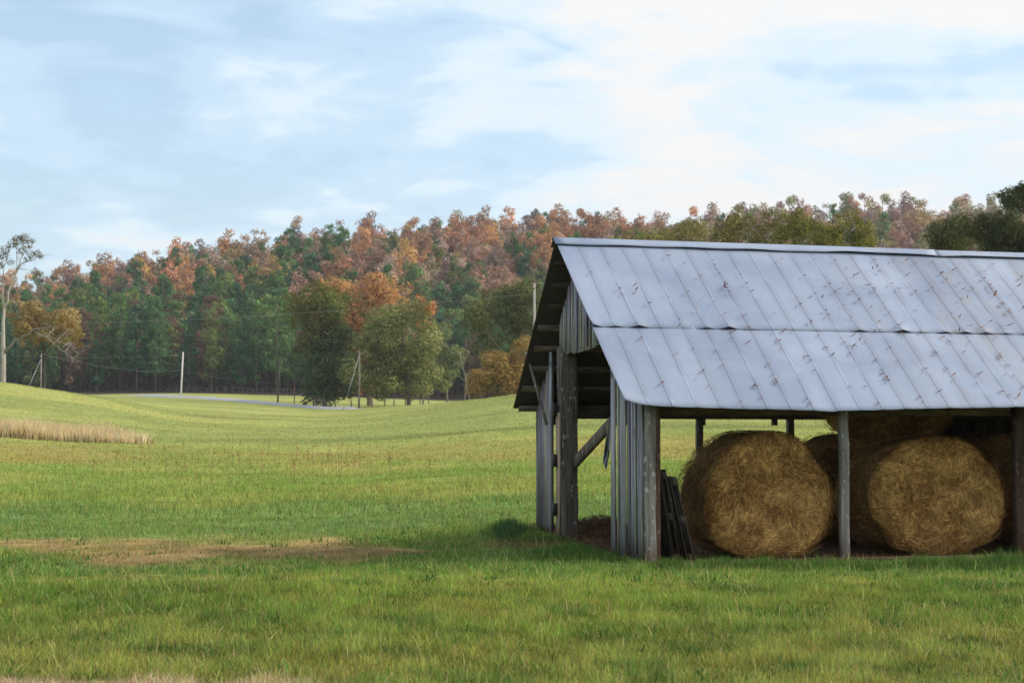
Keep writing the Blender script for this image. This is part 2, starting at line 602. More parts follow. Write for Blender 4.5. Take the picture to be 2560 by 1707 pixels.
def gcol(x, y):
    """the ground cover's own colour"""
    x = np.asarray(x, float)
    y = np.asarray(y, float)
    d = np.hypot(x, y)
    s = x / np.maximum(y, 1)
    n1 = fbm(x / 3.2, y / 7.0, 41, 4)
    n2 = fbm(x / 14, y / 26, 47, 3)
    n3 = fbm(x / .7, y / .9, 53, 3)
    c = lmix((.140, .220, .040), (.225, .290, .054), sstep(.3, .7, n1))
    t = (1 - sstep(11, 17, d + (n1 - .5) * 5)) * .8
    c = c * (1 - t[:, None]) + np.array((.29, .30, .080)) * t[:, None]
    c = lmix(c[0:0] if False else c, (.215, .20, .045), sstep(.60, .80, n3) * .55) if False else c * 1.0
    t = sstep(.5, .75, n3) * .6
    c = c * (1 - t[:, None]) + np.array((.29, .28, .065)) * t[:, None]
    n4 = fbm(x / .42, y / .60, 57, 3)
    t = sstep(.56, .74, n4) * .40 * (1 - sstep(30, 60, d))
    c = c * (1 - t[:, None]) + np.array((.34, .315, .075)) * t[:, None]
    t = sstep(.56, .74, 1 - n4) * .6 * (1 - sstep(30, 60, d))
    c = c * (1 - t[:, None]) + np.array((.082, .165, .036)) * t[:, None]
    # lush bands
    t = np.clip(sstep(19.5, 21.5, d + (n1 - .5) * 3) * (1 - sstep(24, 26.5, d + (n1 - .5) * 3)), 0, 1) * .8
    c = c * (1 - t[:, None]) + np.array((.105, .185, .040)) * t[:, None]
    w = d + (n2 - .5) * 30 + (n1 - .5) * 16 + (n3 - .5) * 8
    t = sstep(25.5, 30, d + (n1 - .5) * 6) * (1 - sstep(36, 50, w)) * (.6 + .4 * sstep(.3, .6, n3))
    c = c * (1 - t[:, None]) + (np.array((.140, .235, .070)) * (1 - .5 * n1[:, None]) + np.array((.23, .28, .065)) * .5 * n1[:, None]) * t[:, None]
    t = sstep(38, 47, w)
    ye = lmix((.215, .285, .060), (.295, .312, .078), sstep(.35, .7, n1))
    c = c * (1 - t[:, None]) + ye * t[:, None]
    # ochre belt in front of the smooth hay field
    t = sstep(62, 78, d + (n1 - .5) * 16) * (1 - sstep(84, 98, d + (n1 - .5) * 16)) * sstep(.35, .65, n2 + .12) * .75
    c = c * (1 - t[:, None]) + np.array((.34, .27, .085)) * t[:, None]
    # hay field
    t = sstep(84, 104, d + (n1 - .5) * 14)
    b = fbm(x / 40, y / 15, 61, 4)
    f = lmix((.260, .290, .085), (.345, .355, .105), sstep(.36, .62, b))
    b2 = fbm(x / 24, y / 5.0, 67, 3)
    f = f * (1 - .22 * sstep(.58, .76, b2))[:, None]
    c = c * (1 - t[:, None]) + f * t[:, None]
    # far side: orange track and field margin, then the woods' leaf litter
    px = PW / 2 + F * s
    t = sstep(.5, .9, np.exp(-((d - 372) / 9.0) ** 2)) * (px > 200) * (px < 440)
    c = c * (1 - t[:, None]) + np.array((.52, .36, .22)) * t[:, None]
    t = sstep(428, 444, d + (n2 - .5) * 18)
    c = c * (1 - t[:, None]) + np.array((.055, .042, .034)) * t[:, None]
    # bare patches
    m, m2 = patch_mask(x, y)
    br = lmix((.20, .125, .055), (.40, .26, .115), sstep(.25, .75, n3))
    c = c * (1 - .85 * m[:, None]) + br * .85 * m[:, None]
    c = c * (1 - .75 * m2[:, None]) + np.array((.20, .10, .05)) * .75 * m2[:, None]
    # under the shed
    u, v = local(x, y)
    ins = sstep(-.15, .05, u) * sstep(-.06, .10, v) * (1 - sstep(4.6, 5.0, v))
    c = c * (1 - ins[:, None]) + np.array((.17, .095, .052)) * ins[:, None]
    # straw in the near corner
    t = (1 - sstep(11.1, 11.5, y + (n3 - .5) * .7 + (n1 - .5) * .6)) * (1 - sstep(-2.0, -1.0, x + (n3 - .5)))
    c = c * (1 - t[:, None]) + np.array((.50, .38, .25)) * t[:, None]
    return c


def ground_mat():
    m, t, b = new_mat('meadow_ground')
    tc = objco(t)
    n = noise(t, objco(t, (1, .55, 1)), 3.4, 5, 0.65)
    n2 = noise(t, tc, 0.35, 5, 0.6)
    k = ramp_n(t, n, [(0.25, 0.62), (0.75, 1.32)])
    k2 = ramp_n(t, n2, [(0.3, 0.86), (0.7, 1.12)])
    c = mixc(t, 1.0, attr(t), k, 'MULTIPLY')
    c = mixc(t, 1.0, c, k2, 'MULTIPLY')
    L(t, c, b.inputs['Base Color'])
    b.inputs['Roughness'].default_value = 1.0
    b.inputs['Specular IOR Level'].default_value = 0.05
    bump(t, b, n, 0.7, 0.06)
    return m


def build_ground():
    ang = np.concatenate([np.radians(np.linspace(-180, -22, 40, endpoint=False)), np.radians(np.linspace(-22, 22, 420, endpoint=False)), np.radians(np.linspace(22, 180, 40, endpoint=False))])
    rad = np.concatenate([[1.5, 4, 7], np.exp(np.linspace(math.log(9), math.log(3900), 430))])
    A, R = np.meshgrid(ang, rad, indexing='ij')
    x, y = (R * np.sin(A)).ravel(), (R * np.cos(A)).ravel()
    v = np.stack([x, y, ground(x, y)], 1)
    v = np.vstack([v, [[0, 0, 0]]])
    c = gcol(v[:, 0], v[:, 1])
    na, nr = len(ang), len(rad)
    i = np.arange(na)[:, None]
    j = np.arange(nr - 1)[None, :]
    i2 = (i + 1) % na
    f = np.stack([i * nr + j, i * nr + j + 1, i2 * nr + j + 1, i2 * nr + j], -1).reshape(-1, 4)
    mb = MB()
    mb.add(v, f, 0, c)
    tri = np.stack([np.full(na, len(v) - 1), np.arange(na) * nr, ((np.arange(na) + 1) % na) * nr], -1)
    mb.f.append(tri)
    mb.m.append(np.zeros(na, np.int32))
    o = mb.build('ground', ground_mat(), None, True)
    tag(o, 'rolling green hay field rising to a wooded hill', None, None, 'structure')


build_ground()


# ------------------------------------------------------------------ road
def build_road():
    pts = [(330, 366, 5.0), (380, 352, 4.6), (420, 340, 4.6), (470, 332, 4.6), (540, 322, 4.6), (620, 310, 4.6), (700, 300, 4.6), (780, 292, 4.6), (850, 287, 4.6), (885, 285, 4.4), (905, 284, 4.0)]
    P = np.array([(hx(p, d), d, w) for p, d, w in pts])
    tt = np.linspace(0, len(P) - 1, 90)
    P = np.stack([np.interp(tt, np.arange(len(P)), P[:, k]) for k in range(3)], 1)
    T = np.gradient(P[:, :2], axis=0)
    T /= np.linalg.norm(T, axis=1)[:, None]
    nrm = np.stack([-T[:, 1], T[:, 0]], 1)
    v, f = [], []
    K = 7
    for k in range(len(P)):
        for q in range(K):
            o = (q / (K - 1) - .5) * P[k, 2]
            x, y = P[k, 0] + nrm[k, 0] * o, P[k, 1] + nrm[k, 1] * o
            # lane bed carried level across on a low bank
            z = gz(P[k, 0], P[k, 1]) + 0.30 * min(1, (len(P) - 1 - k) / 14, k / 8) - .04 * (k > len(P) - 3) + 0.05 * (1 - abs(q / (K - 1) - .5) * 2)
            v.append((x, y, z - (0.5 if q in (0, K - 1) else 0)))
    for k in range(len(P) - 1):
        for q in range(K - 1):
            f.append((k * K + q, k * K + q + 1, (k + 1) * K + q + 1, (k + 1) * K + q))
    mb = MB()
    mb.add(v, f)
    o = mb.build('road', plain_mat('pale_asphalt', (0.37, 0.365, 0.385), 0.9, 0, 0.15, 0.6), None, True)
    tag(o, 'narrow pale grey country lane across the field', None, None, 'structure')


build_road()


# ------------------------------------------------------------------ grass
def blades(mb, x, y, length, width, col, lean=0.5, z=None):
    n = len(x)
    z = ground(x, y) - 0.01 if z is None else z
    az = rng.uniform(0, 2 * math.pi, n)
    fa = rng.uniform(0, 2 * math.pi, n)
    le = np.minimum(lean * rng.uniform(0.1, 1.0, n), .97) * length
    dx, dy = np.cos(az) * le, np.sin(az) * le
    wx, wy = np.cos(fa) * width / 2, np.sin(fa) * width / 2
    h = np.sqrt(np.maximum(length ** 2 - le ** 2, (.22 * length) ** 2))
    V = np.empty((n, 5, 3))
    V[:, 0] = np.stack([x - wx, y - wy, z], 1)
    V[:, 1] = np.stack([x + wx, y + wy, z], 1)
    V[:, 2] = np.stack([x - wx * .75 + dx * .35, y - wy * .75 + dy * .35, z + h * .6], 1)
    V[:, 3] = np.stack([x + wx * .75 + dx * .35, y + wy * .75 + dy * .35, z + h * .6], 1)
    V[:, 4] = np.stack([x + dx, y + dy, z + h], 1)
    base = np.arange(n)[:, None] * 5
    q = base + np.array([0, 1, 3, 2])
    t = base + np.array([2, 3, 4])
    C = np.repeat(col[:, None, :], 5, 1).reshape(-1, 3)
    off = mb.n
    mb.add(V.reshape(-1, 3), q, 0, C)
    mb.f.append(t + off)
    mb.m.append(np.zeros(n, np.int32))


def scatter(n, d0, d1, margin=1.18, power=1.0):
    d = (rng.uniform(d0 ** power, d1 ** power, n)) ** (1 / power)
    s = rng.uniform(-1, 1, n) * (PW / 2 / F) * margin
    return s * d, d


def barn_out(x, y):
    u, v = local(x, y)
    return ~((u > -.08) & (u < 9.5) & (v > -.05) & (v < 4.9))


def jitter(c, amt):
    n = len(c)
    k = 1 + rng.normal(0, amt, (n, 1))
    h = rng.normal(0, amt * .35, (n, 3))
    return np.clip(c * (k + h), .004, .9)


def build_grass():
    mb = MB()
    for (n, d0, d1, lmin, lmax, w, p) in ((400000, 9.5, 19, .05, .115, .007, 1.4), (285000, 19, 34, .045, .11, .008, 1.3), (170000, 34, 62, .08, .20, .012, 1.3), (130000, 62, 105, .06, .16, .02, 1.3), (90000, 105, 200, .05, .15, .032, 1.3)):
        x, y = scatter(n, d0, d1, 1.45, p)
        ok = barn_out(x, y)
        m, m2 = patch_mask(x, y)
        ok &= rng.uniform(0, 1, n) > np.maximum(m, m2) * .5
        x, y, m = x[ok], y[ok], m[ok]
        tuft = sstep(.28, .72, fbm(x / .30, y / .42, 71, 2))
        big = fbm(x / 2.6, y / 3.4, 73, 2)
        ln = rng.uniform(lmin, lmax, len(x)) * .86 * (.42 + .75 * tuft + .5 * big) * (1 - .5 * m)
        c = gcol(x, y)
        c = jitter(c * (.78 + .62 * tuft[:, None]), .24)  # shadow in the gaps put into blade colour; tufts themselves paler
        # a share of straw coloured and of deeper green blades
        r = rng.uniform(0, 1, len(x))
        dry = r < .15
        c[dry] = jitter(np.tile((.36, .30, .12), (dry.sum(), 1)), .2)
        dark = r > .86
        c[dark] *= np.array((.60, .80, .75))
        blades(mb, x, y, ln, w * rng.uniform(.6, 1.4, len(x)), c, 1.25)
    # tall lush tufts by the shed's open gable and along its front
    def tufts(px, d0, spx, sd, n, l1, c0):
        d = rng.normal(d0, sd, n)
        p = rng.normal(px, spx, n)
        x = hx(p, d)
        fall = np.exp(-.5 * ((p - px) / spx) ** 2 - .5 * ((d - d0) / sd) ** 2)
        k = rng.uniform(0, 1, n) < .35 + .65 * (fbm(x / .3, d / .3, 77, 2) > .45)
        ok = k & barn_out(x, d)
        x, d, fall = x[ok], d[ok], fall[ok]
        blades(mb, x, d, l1 * rng.uniform(.35, 1.0, len(x)) * (.35 + .65 * fall), np.full(len(x), .008), jitter(lmix(c0, (.16, .20, .06), rng.uniform(0, .8, len(x)) ** 2), .25), 1.1)
    tufts(1272, 26.2, 26, .6, 2400, .30, (.065, .15, .055))
    tufts(1350, 24.9, 60, .5, 1800, .16, (.09, .17, .05))
    tufts(1430, 23.0, 70, .5, 5200, .20, (.085, .18, .045))
    for q in range(44):
        tufts(rng.uniform(1560, 2600), rng.uniform(21.3, 21.9), rng.uniform(15, 40), .22, 420, rng.uniform(.10, .24), (.09, .17, .04))
    tufts(2520, 22.1, 45, .3, 1200, .32, (.07, .14, .04))
    # pale dead blades lying over the near grass, and low broad-leaved weeds
    x, y = scatter(5200, 10, 32, 1.15, 1.3)
    ok = barn_out(x, y)
    x, y = x[ok], y[ok]
    blades(mb, x, y, rng.uniform(.08, .24, len(x)), rng.uniform(.004, .007, len(x)), jitter(np.tile((.50, .46, .20), (len(x), 1)), .2), 1.5)
    cx, cy = scatter(260, 11, 34, 1.15, 1.4)
    for a, b in zip(cx, cy):
        if not barn_out(np.array([a]), np.array([b]))[0]:
            continue
        k = 26
        rr = rng.uniform(.05, .22)
        x, y = a + rng.normal(0, rr, k), b + rng.normal(0, rr, k)
        blades(mb, x, y, rng.uniform(.04, .11, k), rng.uniform(.014, .028, k), jitter(np.tile((.10, .19, .05), (k, 1)), .25), 1.6)
    o = mb.build('grass', foliage_mat('grass_blade'))
    tag(o, 'short uneven green grass covering the field before the shed', None, None, 'stuff')

    # strip of tall dry grass on the far slope
    mb = MB()
    n = 26000
    d = rng.uniform(94, 103, n)
    px = rng.uniform(-260, 385, n)
    x = hx(px, d)
    ln = rng.uniform(.35, 1.15, n) * (.40 + .85 * fbm(x / 1.2, d / 3, 81, 3)) * np.interp(px, [300, 385], [1, .6])
    c = jitter(lmix((.80, .66, .40), (.62, .47, .27), fbm(x / 1.5, d / 2, 83, 3)), .18)
    keep = rng.uniform(0, 1, n) < np.interp(px + (fbm(x / .9, d / 1.1, 87, 2) - .5) * 160, [240, 400], [1, .05])
    px, d, x, ln, c = px[keep], d[keep], x[keep], ln[keep], c[keep]
    n = len(px)
    lowg = rng.uniform(0, 1, n) < .25
    c[lowg] = jitter(np.tile((.12, .12, .045), (lowg.sum(), 1)), .2)
    ln[lowg] *= .55
    blades(mb, x, d, ln, np.full(n, .035), c, .45)
    o = mb.build('dry_grass', M_LEAFC)
    tag(o, 'strip of tall straw coloured dry grass on the rising field', None, None, 'stuff')

    # thin dry weed stalks standing over the meadow
    mb = MB()
    for k in range(85):
        d = rng.uniform(52, 84)
        px = rng.choice([rng.normal(480, 70), rng.uniform(60, 1180), rng.normal(720, 90), rng.uniform(300, 1000)])
        x = hx(px, d)
        h = rng.uniform(.35, 1.15) * rng.uniform(.5, 1)
        z = gz(x, d)
        a = rng.uniform(0, 6.28)
        l = rng.uniform(.03, .2) * h
        cc = np.array((.40, .25, .12)) * rng.uniform(.6, 1.4)
        top = (x + math.cos(a) * l, d + math.sin(a) * l, z + h)
        mb.tube([(x, d, z), (x + math.cos(a) * l * .3, d + math.sin(a) * l * .3, z + h * .6), top], [.007, .006, .004], 3, 0, cc)
        for q in range(5):
            f = rng.uniform(.55, 1.0)
            a2 = rng.uniform(0, 6.28)
            p = Vector((x, d, z)).lerp(Vector(top), f)
            mb.tube([p, p + Vector((math.cos(a2) * .05, math.sin(a2) * .05, .07))], [.006, .010], 3, 0, cc * 1.2)
    o = mb.build('weeds', M_LEAFC)
    tag(o, 'sparse thin brown weed stalks standing above the grass', None, None, 'stuff')


build_grass()

# ------------------------------------------------------------------ the shed
BARN = empty('barn', B0, TH)
tag(BARN, 'open-sided weathered hay barn with pale metal gable roof', 'barn')
Minv = Matrix.Rotation(-TH, 3, 'Z')


def on_front(px, py, v):
    """local (u, z) where the sight line meets the plane local y = v"""
    o = Minv @ (Vector((0, 0, CAMZ)) - B0)
    d = Minv @ ray(px, py)
    t = (v - o.y) / d.y
    p = o + d * t
    return p.x, p.z


def on_gable(px, py, u):
    o = Minv @ (Vector((0, 0, CAMZ)) - B0)
    d = Minv @ ray(px, py)
    t = (u - o.x) / d.x
    p = o + d * t
    return p.y, p.z


U0, U1 = -0.42, 9.0
VR, VE, VB = 2.52, -0.36, 4.67
ZR, ZEF, ZEB = 4.12, 1.90, 1.94
EAVE_PX = [(1500, 998), (1567, 1000), (1610, 1011), (1680, 1016), (1800, 1020), (1950, 1023), (2040, 1026), (2085, 1029), (2100, 1026), (2200, 1025), (2330, 1021), (2450, 1019), (2560, 1017), (2900, 1014)]
_e = np.array([on_front(a, b, VE) for a, b in EAVE_PX])
RIDGE_PX = [(1393, 603), (1700, 613), (2000, 622), (2320, 633), (2560, 640), (2800, 648)]
_r = np.array([on_front(a, b, VR) for a, b in RIDGE_PX])


def roofz(u, w):
    zr = np.interp(u, _r[:, 0], _r[:, 1])
    ze = np.interp(u, _e[:, 0], _e[:, 1])
    # the near slope drops a little at the very edge, so keep most of the sag in the last quarter
    zm = 1.93
    return zr + (zm - zr) * w + (ze - zm) * np.clip((w - .55) / .45, 0, 1) ** 1.6


CR = .305


def roof_sheet(name, w0, w1, lift, seed, back=False):
    us = []
    k = 0
    while U0 + k * CR < U1:
        c = U0 + k * CR
        us += [c - .024, c - .013, c - .003, c + .003, c + .013, c + .024] if k else [c, c + .013, c + .024]
        us += [c + .09, c + .15, c + .215]
        k += 1
    us = np.array([u for u in us if U0 <= u <= U1])
    ws = np.linspace(w0, w1, 16)
    Ug, Wg = np.meshgrid(us, ws, indexing='ij')
    ph = (Ug - U0) / CR
    kk = np.round(ph)
    dist = np.abs(ph - kk) * CR
    crimp = np.clip(1 - dist / .012, 0, 1) * .005
    h = (fbm(Ug * 1.1 + seed, Wg * 4, 3 + seed, 3) - .5) * .014 + crimp + lift
    rnd = hash2(kk, kk * 0 + seed, 5)
    edge = np.clip((Wg - (w1 - .10)) / .10, 0, 1) ** 2
    near = np.exp(-(dist / .10) ** 2)
    h = h + (edge if w1 < .9 else edge * .18) * ((rnd > .35) * rnd * .042 * sstep(.30, .62, vnoise(Ug * .9, Ug * 0, 12)) + .002) * near + edge * (w1 < .9) * (.5 - np.abs(ph - np.floor(ph) - .5)) * -.006
    if not back:
        v = VR + (VE - VR) * Wg
        z = roofz(Ug, Wg)
        nv, nz = -.61, .79
    else:
        v = VR + (VB - VR) * Wg
        z = np.interp(Ug, _r[:, 0], _r[:, 1]) * (1 - Wg) + ZEB * Wg
        nv, nz = .71, .70
    v = v + nv * h
    z = z + nz * h
    V = np.stack([Ug, v, z], -1).reshape(-1, 3)
    nw = len(ws)
    i, j = np.meshgrid(np.arange(len(us) - 1), np.arange(nw - 1), indexing='ij')
    f = np.stack([i * nw + j, i * nw + j + 1, (i + 1) * nw + j + 1, (i + 1) * nw + j], -1).reshape(-1, 4)
    if back:
        f = f[:, ::-1]
    sheet = np.floor(ph / 2)
    tint = (.90 + .15 * hash2(sheet, sheet * 0 + 3, seed))[..., None] * np.ones(3)
    # grime in the seams
    tint = tint * (1 - .36 * np.exp(-((dist - .015) / .008) ** 2) * (vnoise(Ug * 9, Wg * 9, 8) > .35))[..., None]
    mb = MB()
    mb.add(V, f, 0, tint.reshape(-1, 3))
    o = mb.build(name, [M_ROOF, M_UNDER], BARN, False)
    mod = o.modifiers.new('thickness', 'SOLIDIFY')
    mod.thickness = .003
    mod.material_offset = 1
    mod.material_offset_rim = 1 if w1 < .9 or back else 0  # rim coloured dark to draw the shadow in the lap gap
    return o


roof_sheet('roof_sheet', 0.0, .565, .005, 1)
roof_sheet('roof_sheet', .545, 1.0, .0, 2)
roof_sheet('back_roof_sheet', 0.0, 1.0, .0, 3, True)


def ridge_cap():
    for (a, b, dz, nm) in ((U0 - .03, on_front(2325, 633, VR)[0] + .06, .006, 'ridge_cap'), (on_front(2325, 633, VR)[0], U1, .0, 'ridge_cap')):
        us = np.linspace(a, b, max(6, int((b - a) / .15)))
        prof = [(-.112, -.086), (-.05, -.034), (-.030, -.004), (-.016, .010), (.0, .015), (.016, .010), (.030, -.004), (.05, -.038), (.12, -.112)]
        v = []
        for u in us:
            zr = np.interp(u, _r[:, 0], _r[:, 1])
            wob = (float(vnoise(np.array([u * 2.1]), np.array([3.]), 4)[0]) - .5) * .034
            for q, (dv, dzz) in enumerate(prof):
                v.append((u, VR + dv, zr + dzz + .032 + dz + (wob + .012 if q == 0 else 0)))
        K = len(prof)
        f = [(i * K + q, i * K + q + 1, (i + 1) * K + q + 1, (i + 1) * K + q) for i in range(len(us) - 1) for q in range(K - 1)]
        mb = MB()
        mb.add(v, np.array(f)[:, ::-1], 0, (1.1, 1.1, 1.1))
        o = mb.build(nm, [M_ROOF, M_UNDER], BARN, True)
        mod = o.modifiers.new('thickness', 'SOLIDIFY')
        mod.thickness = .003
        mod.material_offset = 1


ridge_cap()


def under_front(v):
    return ZR + (ZEF - ZR) * (VR - v) / (VR - VE) - .06 if v < VR else ZR + (ZEB - ZR) * (v - VR) / (VB - VR) - .06


def barn_frame():
    # purlins, boards running along the shed under both slopes
    for k, w in enumerate(np.linspace(.10, .985, 8)):
        v = VR + (VB - VR) * w
        z = ZR * (1 - w) + ZEB * w - .035
        MB().beam((U0 + .05 + .03 * (k % 3), v, z), (U1 - .1, v, z), .095, .028, (0, .7, .7), 0, (.5, .5, .5) if k < 3 else (1.3, 1.3, 1.3)).build('purlin', M_BEAM, BARN)  # roof shade painted in: upper purlins tinted dark, lower ones as if lit
    for w in np.linspace(.10, .90, 7):
        v = VR + (VE - VR) * w
        z = float(roofz(np.array([1.0]), np.array([w]))[0]) - .05
        MB().beam((U0 + .06, v, z), (U1 - .1, v, z), .095, .028, (0, -.6, .79)).build('purlin', M_BEAM, BARN)
    # rafters
    for u in (0.16, 1.25, 2.45, 3.6, 4.7, 5.85, 7.0, 8.2):
        MB().beam((u, VR, ZR - .14), (u, VE + .12, 1.98 - .085), .05, .11, (1, 0, 0)).build('rafter', M_BEAM, BARN)
        MB().beam((u, VR, ZR - .14), (u, VB - .1, 2.0 - .085), .05, .11, (1, 0, 0)).build('rafter', M_BEAM, BARN)
        # rafter tail hanging below the back plate
        MB().box((u - .035, 4.50, 1.70), (u + .035, 4.58, 1.79)).build('rafter_tail', M_BEAM, BARN)
    # plates along front and back
    MB().box((-.04, .10, 1.79), (U1 - .3, .19, 1.955), 0, (.75, .62, .55)).build('front_plate', M_BEAM, BARN)
    MB().box((-.04, 4.52, 1.79), (U1 - .3, 4.62, 1.99)).build('back_plate', M_BEAM, BARN)
    MB().box((-.02, .2, 2.02), (.08, 4.5, 2.14)).build('tie_beam', M_BEAM, BARN) if False else None
    # front posts
    def post(u, v, w, dpt, top, mat, bot=-.15, col=(1, 1, 1), bend=.0, name='post'):
        mb = MB()
        n = 9
        vv, ff = [], []
        for i in range(n):
            z = bot + (top - bot) * i / (n - 1)
            jx = (random.random() - .5) * .012 + bend * math.sin(i / (n - 1) * math.pi)
            jw = w * (1 + (random.random() - .5) * .07)
            for a, b in ((-1, -1), (-.86, -1.06), (.86, -1.06), (1, -1), (1, 1), (-1, 1)):
                vv.append((u + jx + a * jw / 2, v + b * dpt / 2, z))
        for i in range(n - 1):
            for k in range(6):
                a, b = i * 6 + k, i * 6 + (k + 1) % 6
                ff.append((a, b, b + 6, a + 6))
        mb.add(vv, ff, 0, col)
        mb.f.append(np.array([[(n - 1) * 6 + k for k in range(6)]]) + mb.n - len(vv))
        mb.m.append(np.zeros(1, np.int32))
        return mb.build(name, mat, BARN)
    post(0.012, .02, .142, .14, 1.93, M_POST, bend=-.008)
    post(.135, .10, .075, .10, 1.90, M_OLD, col=(.8, .6, .52))
    u, _ = on_front(2111, 1390, .05)
    post(u, .05, .102, .10, 1.92, M_POST, col=(1.05, 1.05, 1.1))
    u, _ = on_front(2548, 1390, .05)
    post(u, .05, .12, .10, 1.92, M_OLD, col=(.38, .28, .25))
    post(7.3, .05, .12, .10, 1.92, M_POST)
    post(U1 - .35, .05, .14, .12, 1.92, M_POST)
    # back posts
    for px, w in ((1752, .085), (1979, .095), (2280, .10), (2560, .1)):
        u, _ = on_front(px, 1060, 4.55)
        post(u, 4.60, w, .10, 1.95, M_OLD)
    post(0.05, 4.55, .13, .13, 2.0, M_OLD)
    # the big post of the gable, with its paler facing board and three hinges
    vg, _ = on_gable(1418, 1322, -.02)
    ptop = 2.76
    post(-.02, vg, .235, .20, ptop, M_OLD, bend=.01, name='gable_post')
    mb = MB()
    mb.box((-.158, vg - .095, .05), (-.141, vg + .09, 1.86))
    mb.build('facing_board', M_TAN, BARN)
    for z in (1.90, 1.20, .53):
        mb = MB()
        mb.box((-.20, vg + .02, z - .085), (-.16, vg + .13, z + .085))
        mb.box((-.215, vg + .03, z - .05), (-.20, vg + .08, z + .06))
        mb.tube([(-.21, vg + .0, z - .09), (-.21, vg + .0, z + .09)], .016, 6)
        mb.build('hinge', M_IRON, BARN)
    # diagonal brace in the gable opening
    MB().beam((.03, vg - .05, 1.02), (.03, .95, 1.98), .045, .15, (1, 0, 0)).build('brace', M_OLD, BARN) if False else None
    q0, q1 = Vector((.03, vg - .08, 1.13)), Vector((.03, 1.0, 1.87))
    MB().beam(q0, q1, .15, .045, (1, 0, 0), 0, (1.25, 1.1, 1.0)).build('brace', M_OLD, BARN)
    # loose pole leaning in front of the far siding
    va, za = on_gable(1316, 880, -.38)
    vb, zb_ = on_gable(1367, 1062, -.13)
    MB().beam((-.38, va, za), (-.13, vb, zb_), .022, .035, (1, 0, 0), 0, (1.0, .95, .9)).build('fly_brace', M_POST, BARN)
    # sill board along the front
    us = on_front(1650, 1410, -.03)[0]
    MB().box((us, -.05, -.05), (U1 - .4, -.012, .034), 0, (.62, .58, .55)).build('sill_board', M_TAN, BARN)


barn_frame()


def siding(name, v0, v1, zb, zt, u=-.075, w=(.07, .15), gap=.016, skip=(), shade=1.0):
    """a run of upright boards on the gable; zb, zt give bottom and top height at v"""
    mb = MB()
    v = v0
    k = 0
    while v < v1:
        wd = min(random.uniform(*w), v1 - v)
        if wd < .03:
            break
        b0, b1 = zb(v), zb(v + wd)
        t0, t1 = zt(v), zt(v + wd)
        off = random.uniform(-.016, .016)
        g = random.choice([.5, .75, .95, 1.1, 1.25]) * random.uniform(.9, 1.1) * shade
        tint = (g, g * random.uniform(.90, 1.0), g * random.uniform(.88, 1.06))
        rag = random.uniform(-.035, .035) * (.3 if name == 'gable_siding' else 1)
        if k not in skip:
            x0, x1 = u + off - .012, u + off + .012
            tw = random.uniform(-.015, .015)
            vv = [(x0 + tw, v, b0 + rag), (x0, v + wd - gap, b1 + rag + random.uniform(-.012, .012)), (x0, v + wd - gap, t1), (x0 + tw, v, t0),
                  (x1 + tw, v, b0 + rag), (x1, v + wd - gap, b1 + rag), (x1, v + wd - gap, t1), (x1 + tw, v, t0)]
            # raised batten edges, the board split by a crack
            f = [(0, 3, 2, 1), (4, 5, 6, 7), (0, 1, 5, 4), (1, 2, 6, 5), (2, 3, 7, 6), (3, 0, 4, 7)]
            mb.add(vv, f, 0, tint)
            if random.random() < .6:
                bw = random.uniform(.025, .05)
                c = v + random.uniform(0, wd - bw)
                mb.box((x0 - .022, c, b0 + rag + random.uniform(0, .1)), (x0 - .004, c + bw, min(t0, t1) - random.uniform(0, .06)), 0, tuple(x * random.uniform(.8, 1.2) for x in tint))
        v += wd
        k += 1
    return mb.build(name, M_SIDING, BARN)


vg_post, _ = on_gable(1418, 1322, -.02)
siding('corner_siding', -.02, 1.15, lambda v: -.02 + .02 * v, lambda v: under_front(v) - .01, w=(.10, .19))
siding('gable_siding', 1.0, vg_post + .14, lambda v: 2.66 + .10 * max(0, (2.6 - v) / 1.6) + random.uniform(-.006, .006), lambda v: under_front(v) - .02, skip=(9,), shade=1.05)
siding('back_corner_siding', 3.86, 4.64, lambda v: .20 + random.uniform(-.03, .04), lambda v: under_front(v) - .02, w=(.09, .16), shade=.95)
# tall plank at the edge of the doorway
MB().box((-.115, 3.80, .15), (-.085, 3.875, 2.72)).build('door_plank', M_SIDING, BARN)
# splintered board hanging off the corner siding
mb = MB()
mb.add([(-.10, 1.17, 1.75), (-.10, 1.27, 1.68), (-.13, 1.38, 1.20), (-.12, 1.30, 1.12), (-.125, 1.33, 1.06), (-.11, 1.20, 1.35),
        (-.08, 1.17, 1.75), (-.08, 1.27, 1.68), (-.11, 1.38, 1.20), (-.10, 1.30, 1.12), (-.105, 1.33, 1.06), (-.09, 1.20, 1.35)],
       [(0, 5, 3, 2), (0, 2, 1, 1), (5, 4, 3, 3), (6, 8, 9, 11), (0, 1, 7, 6), (1, 2, 8, 7), (2, 3, 9, 8), (5, 0, 6, 11)][:1] + [(6, 8, 9, 11), (0, 1, 7, 6), (1, 2, 8, 7), (2, 3, 9, 8), (5, 0, 6, 11), (0, 1, 2, 5), (6, 11, 8, 7)], 0, (.9, .9, .95))
mb.build('splintered_board', M_SIDING, BARN)
# boarded back wall of the farther bays
mb = MB()
v = on_front(2205, 1100, 4.66)[0]
while v < U1 - .3:
    wd = random.uniform(.14, .22)
    g = random.uniform(.4, .7)
    mb.box((v, 4.65, .02), (v + wd - .004, 4.675, 1.98), 0, (g, g * .9, g * .85))
    v += wd
mb.build('back_siding', M_OLD, BARN)
# boarded far gable end, out of the picture but closing the shed
mb = MB()
v = -.0
while v < 4.6:
    mb.box((U1 - .42, v, 0), (U1 - .40, v + .195, under_front(v + .1) - .06), 0, (.6, .58, .58))
    v += .2
mb.build('end_siding', M_OLD, BARN)


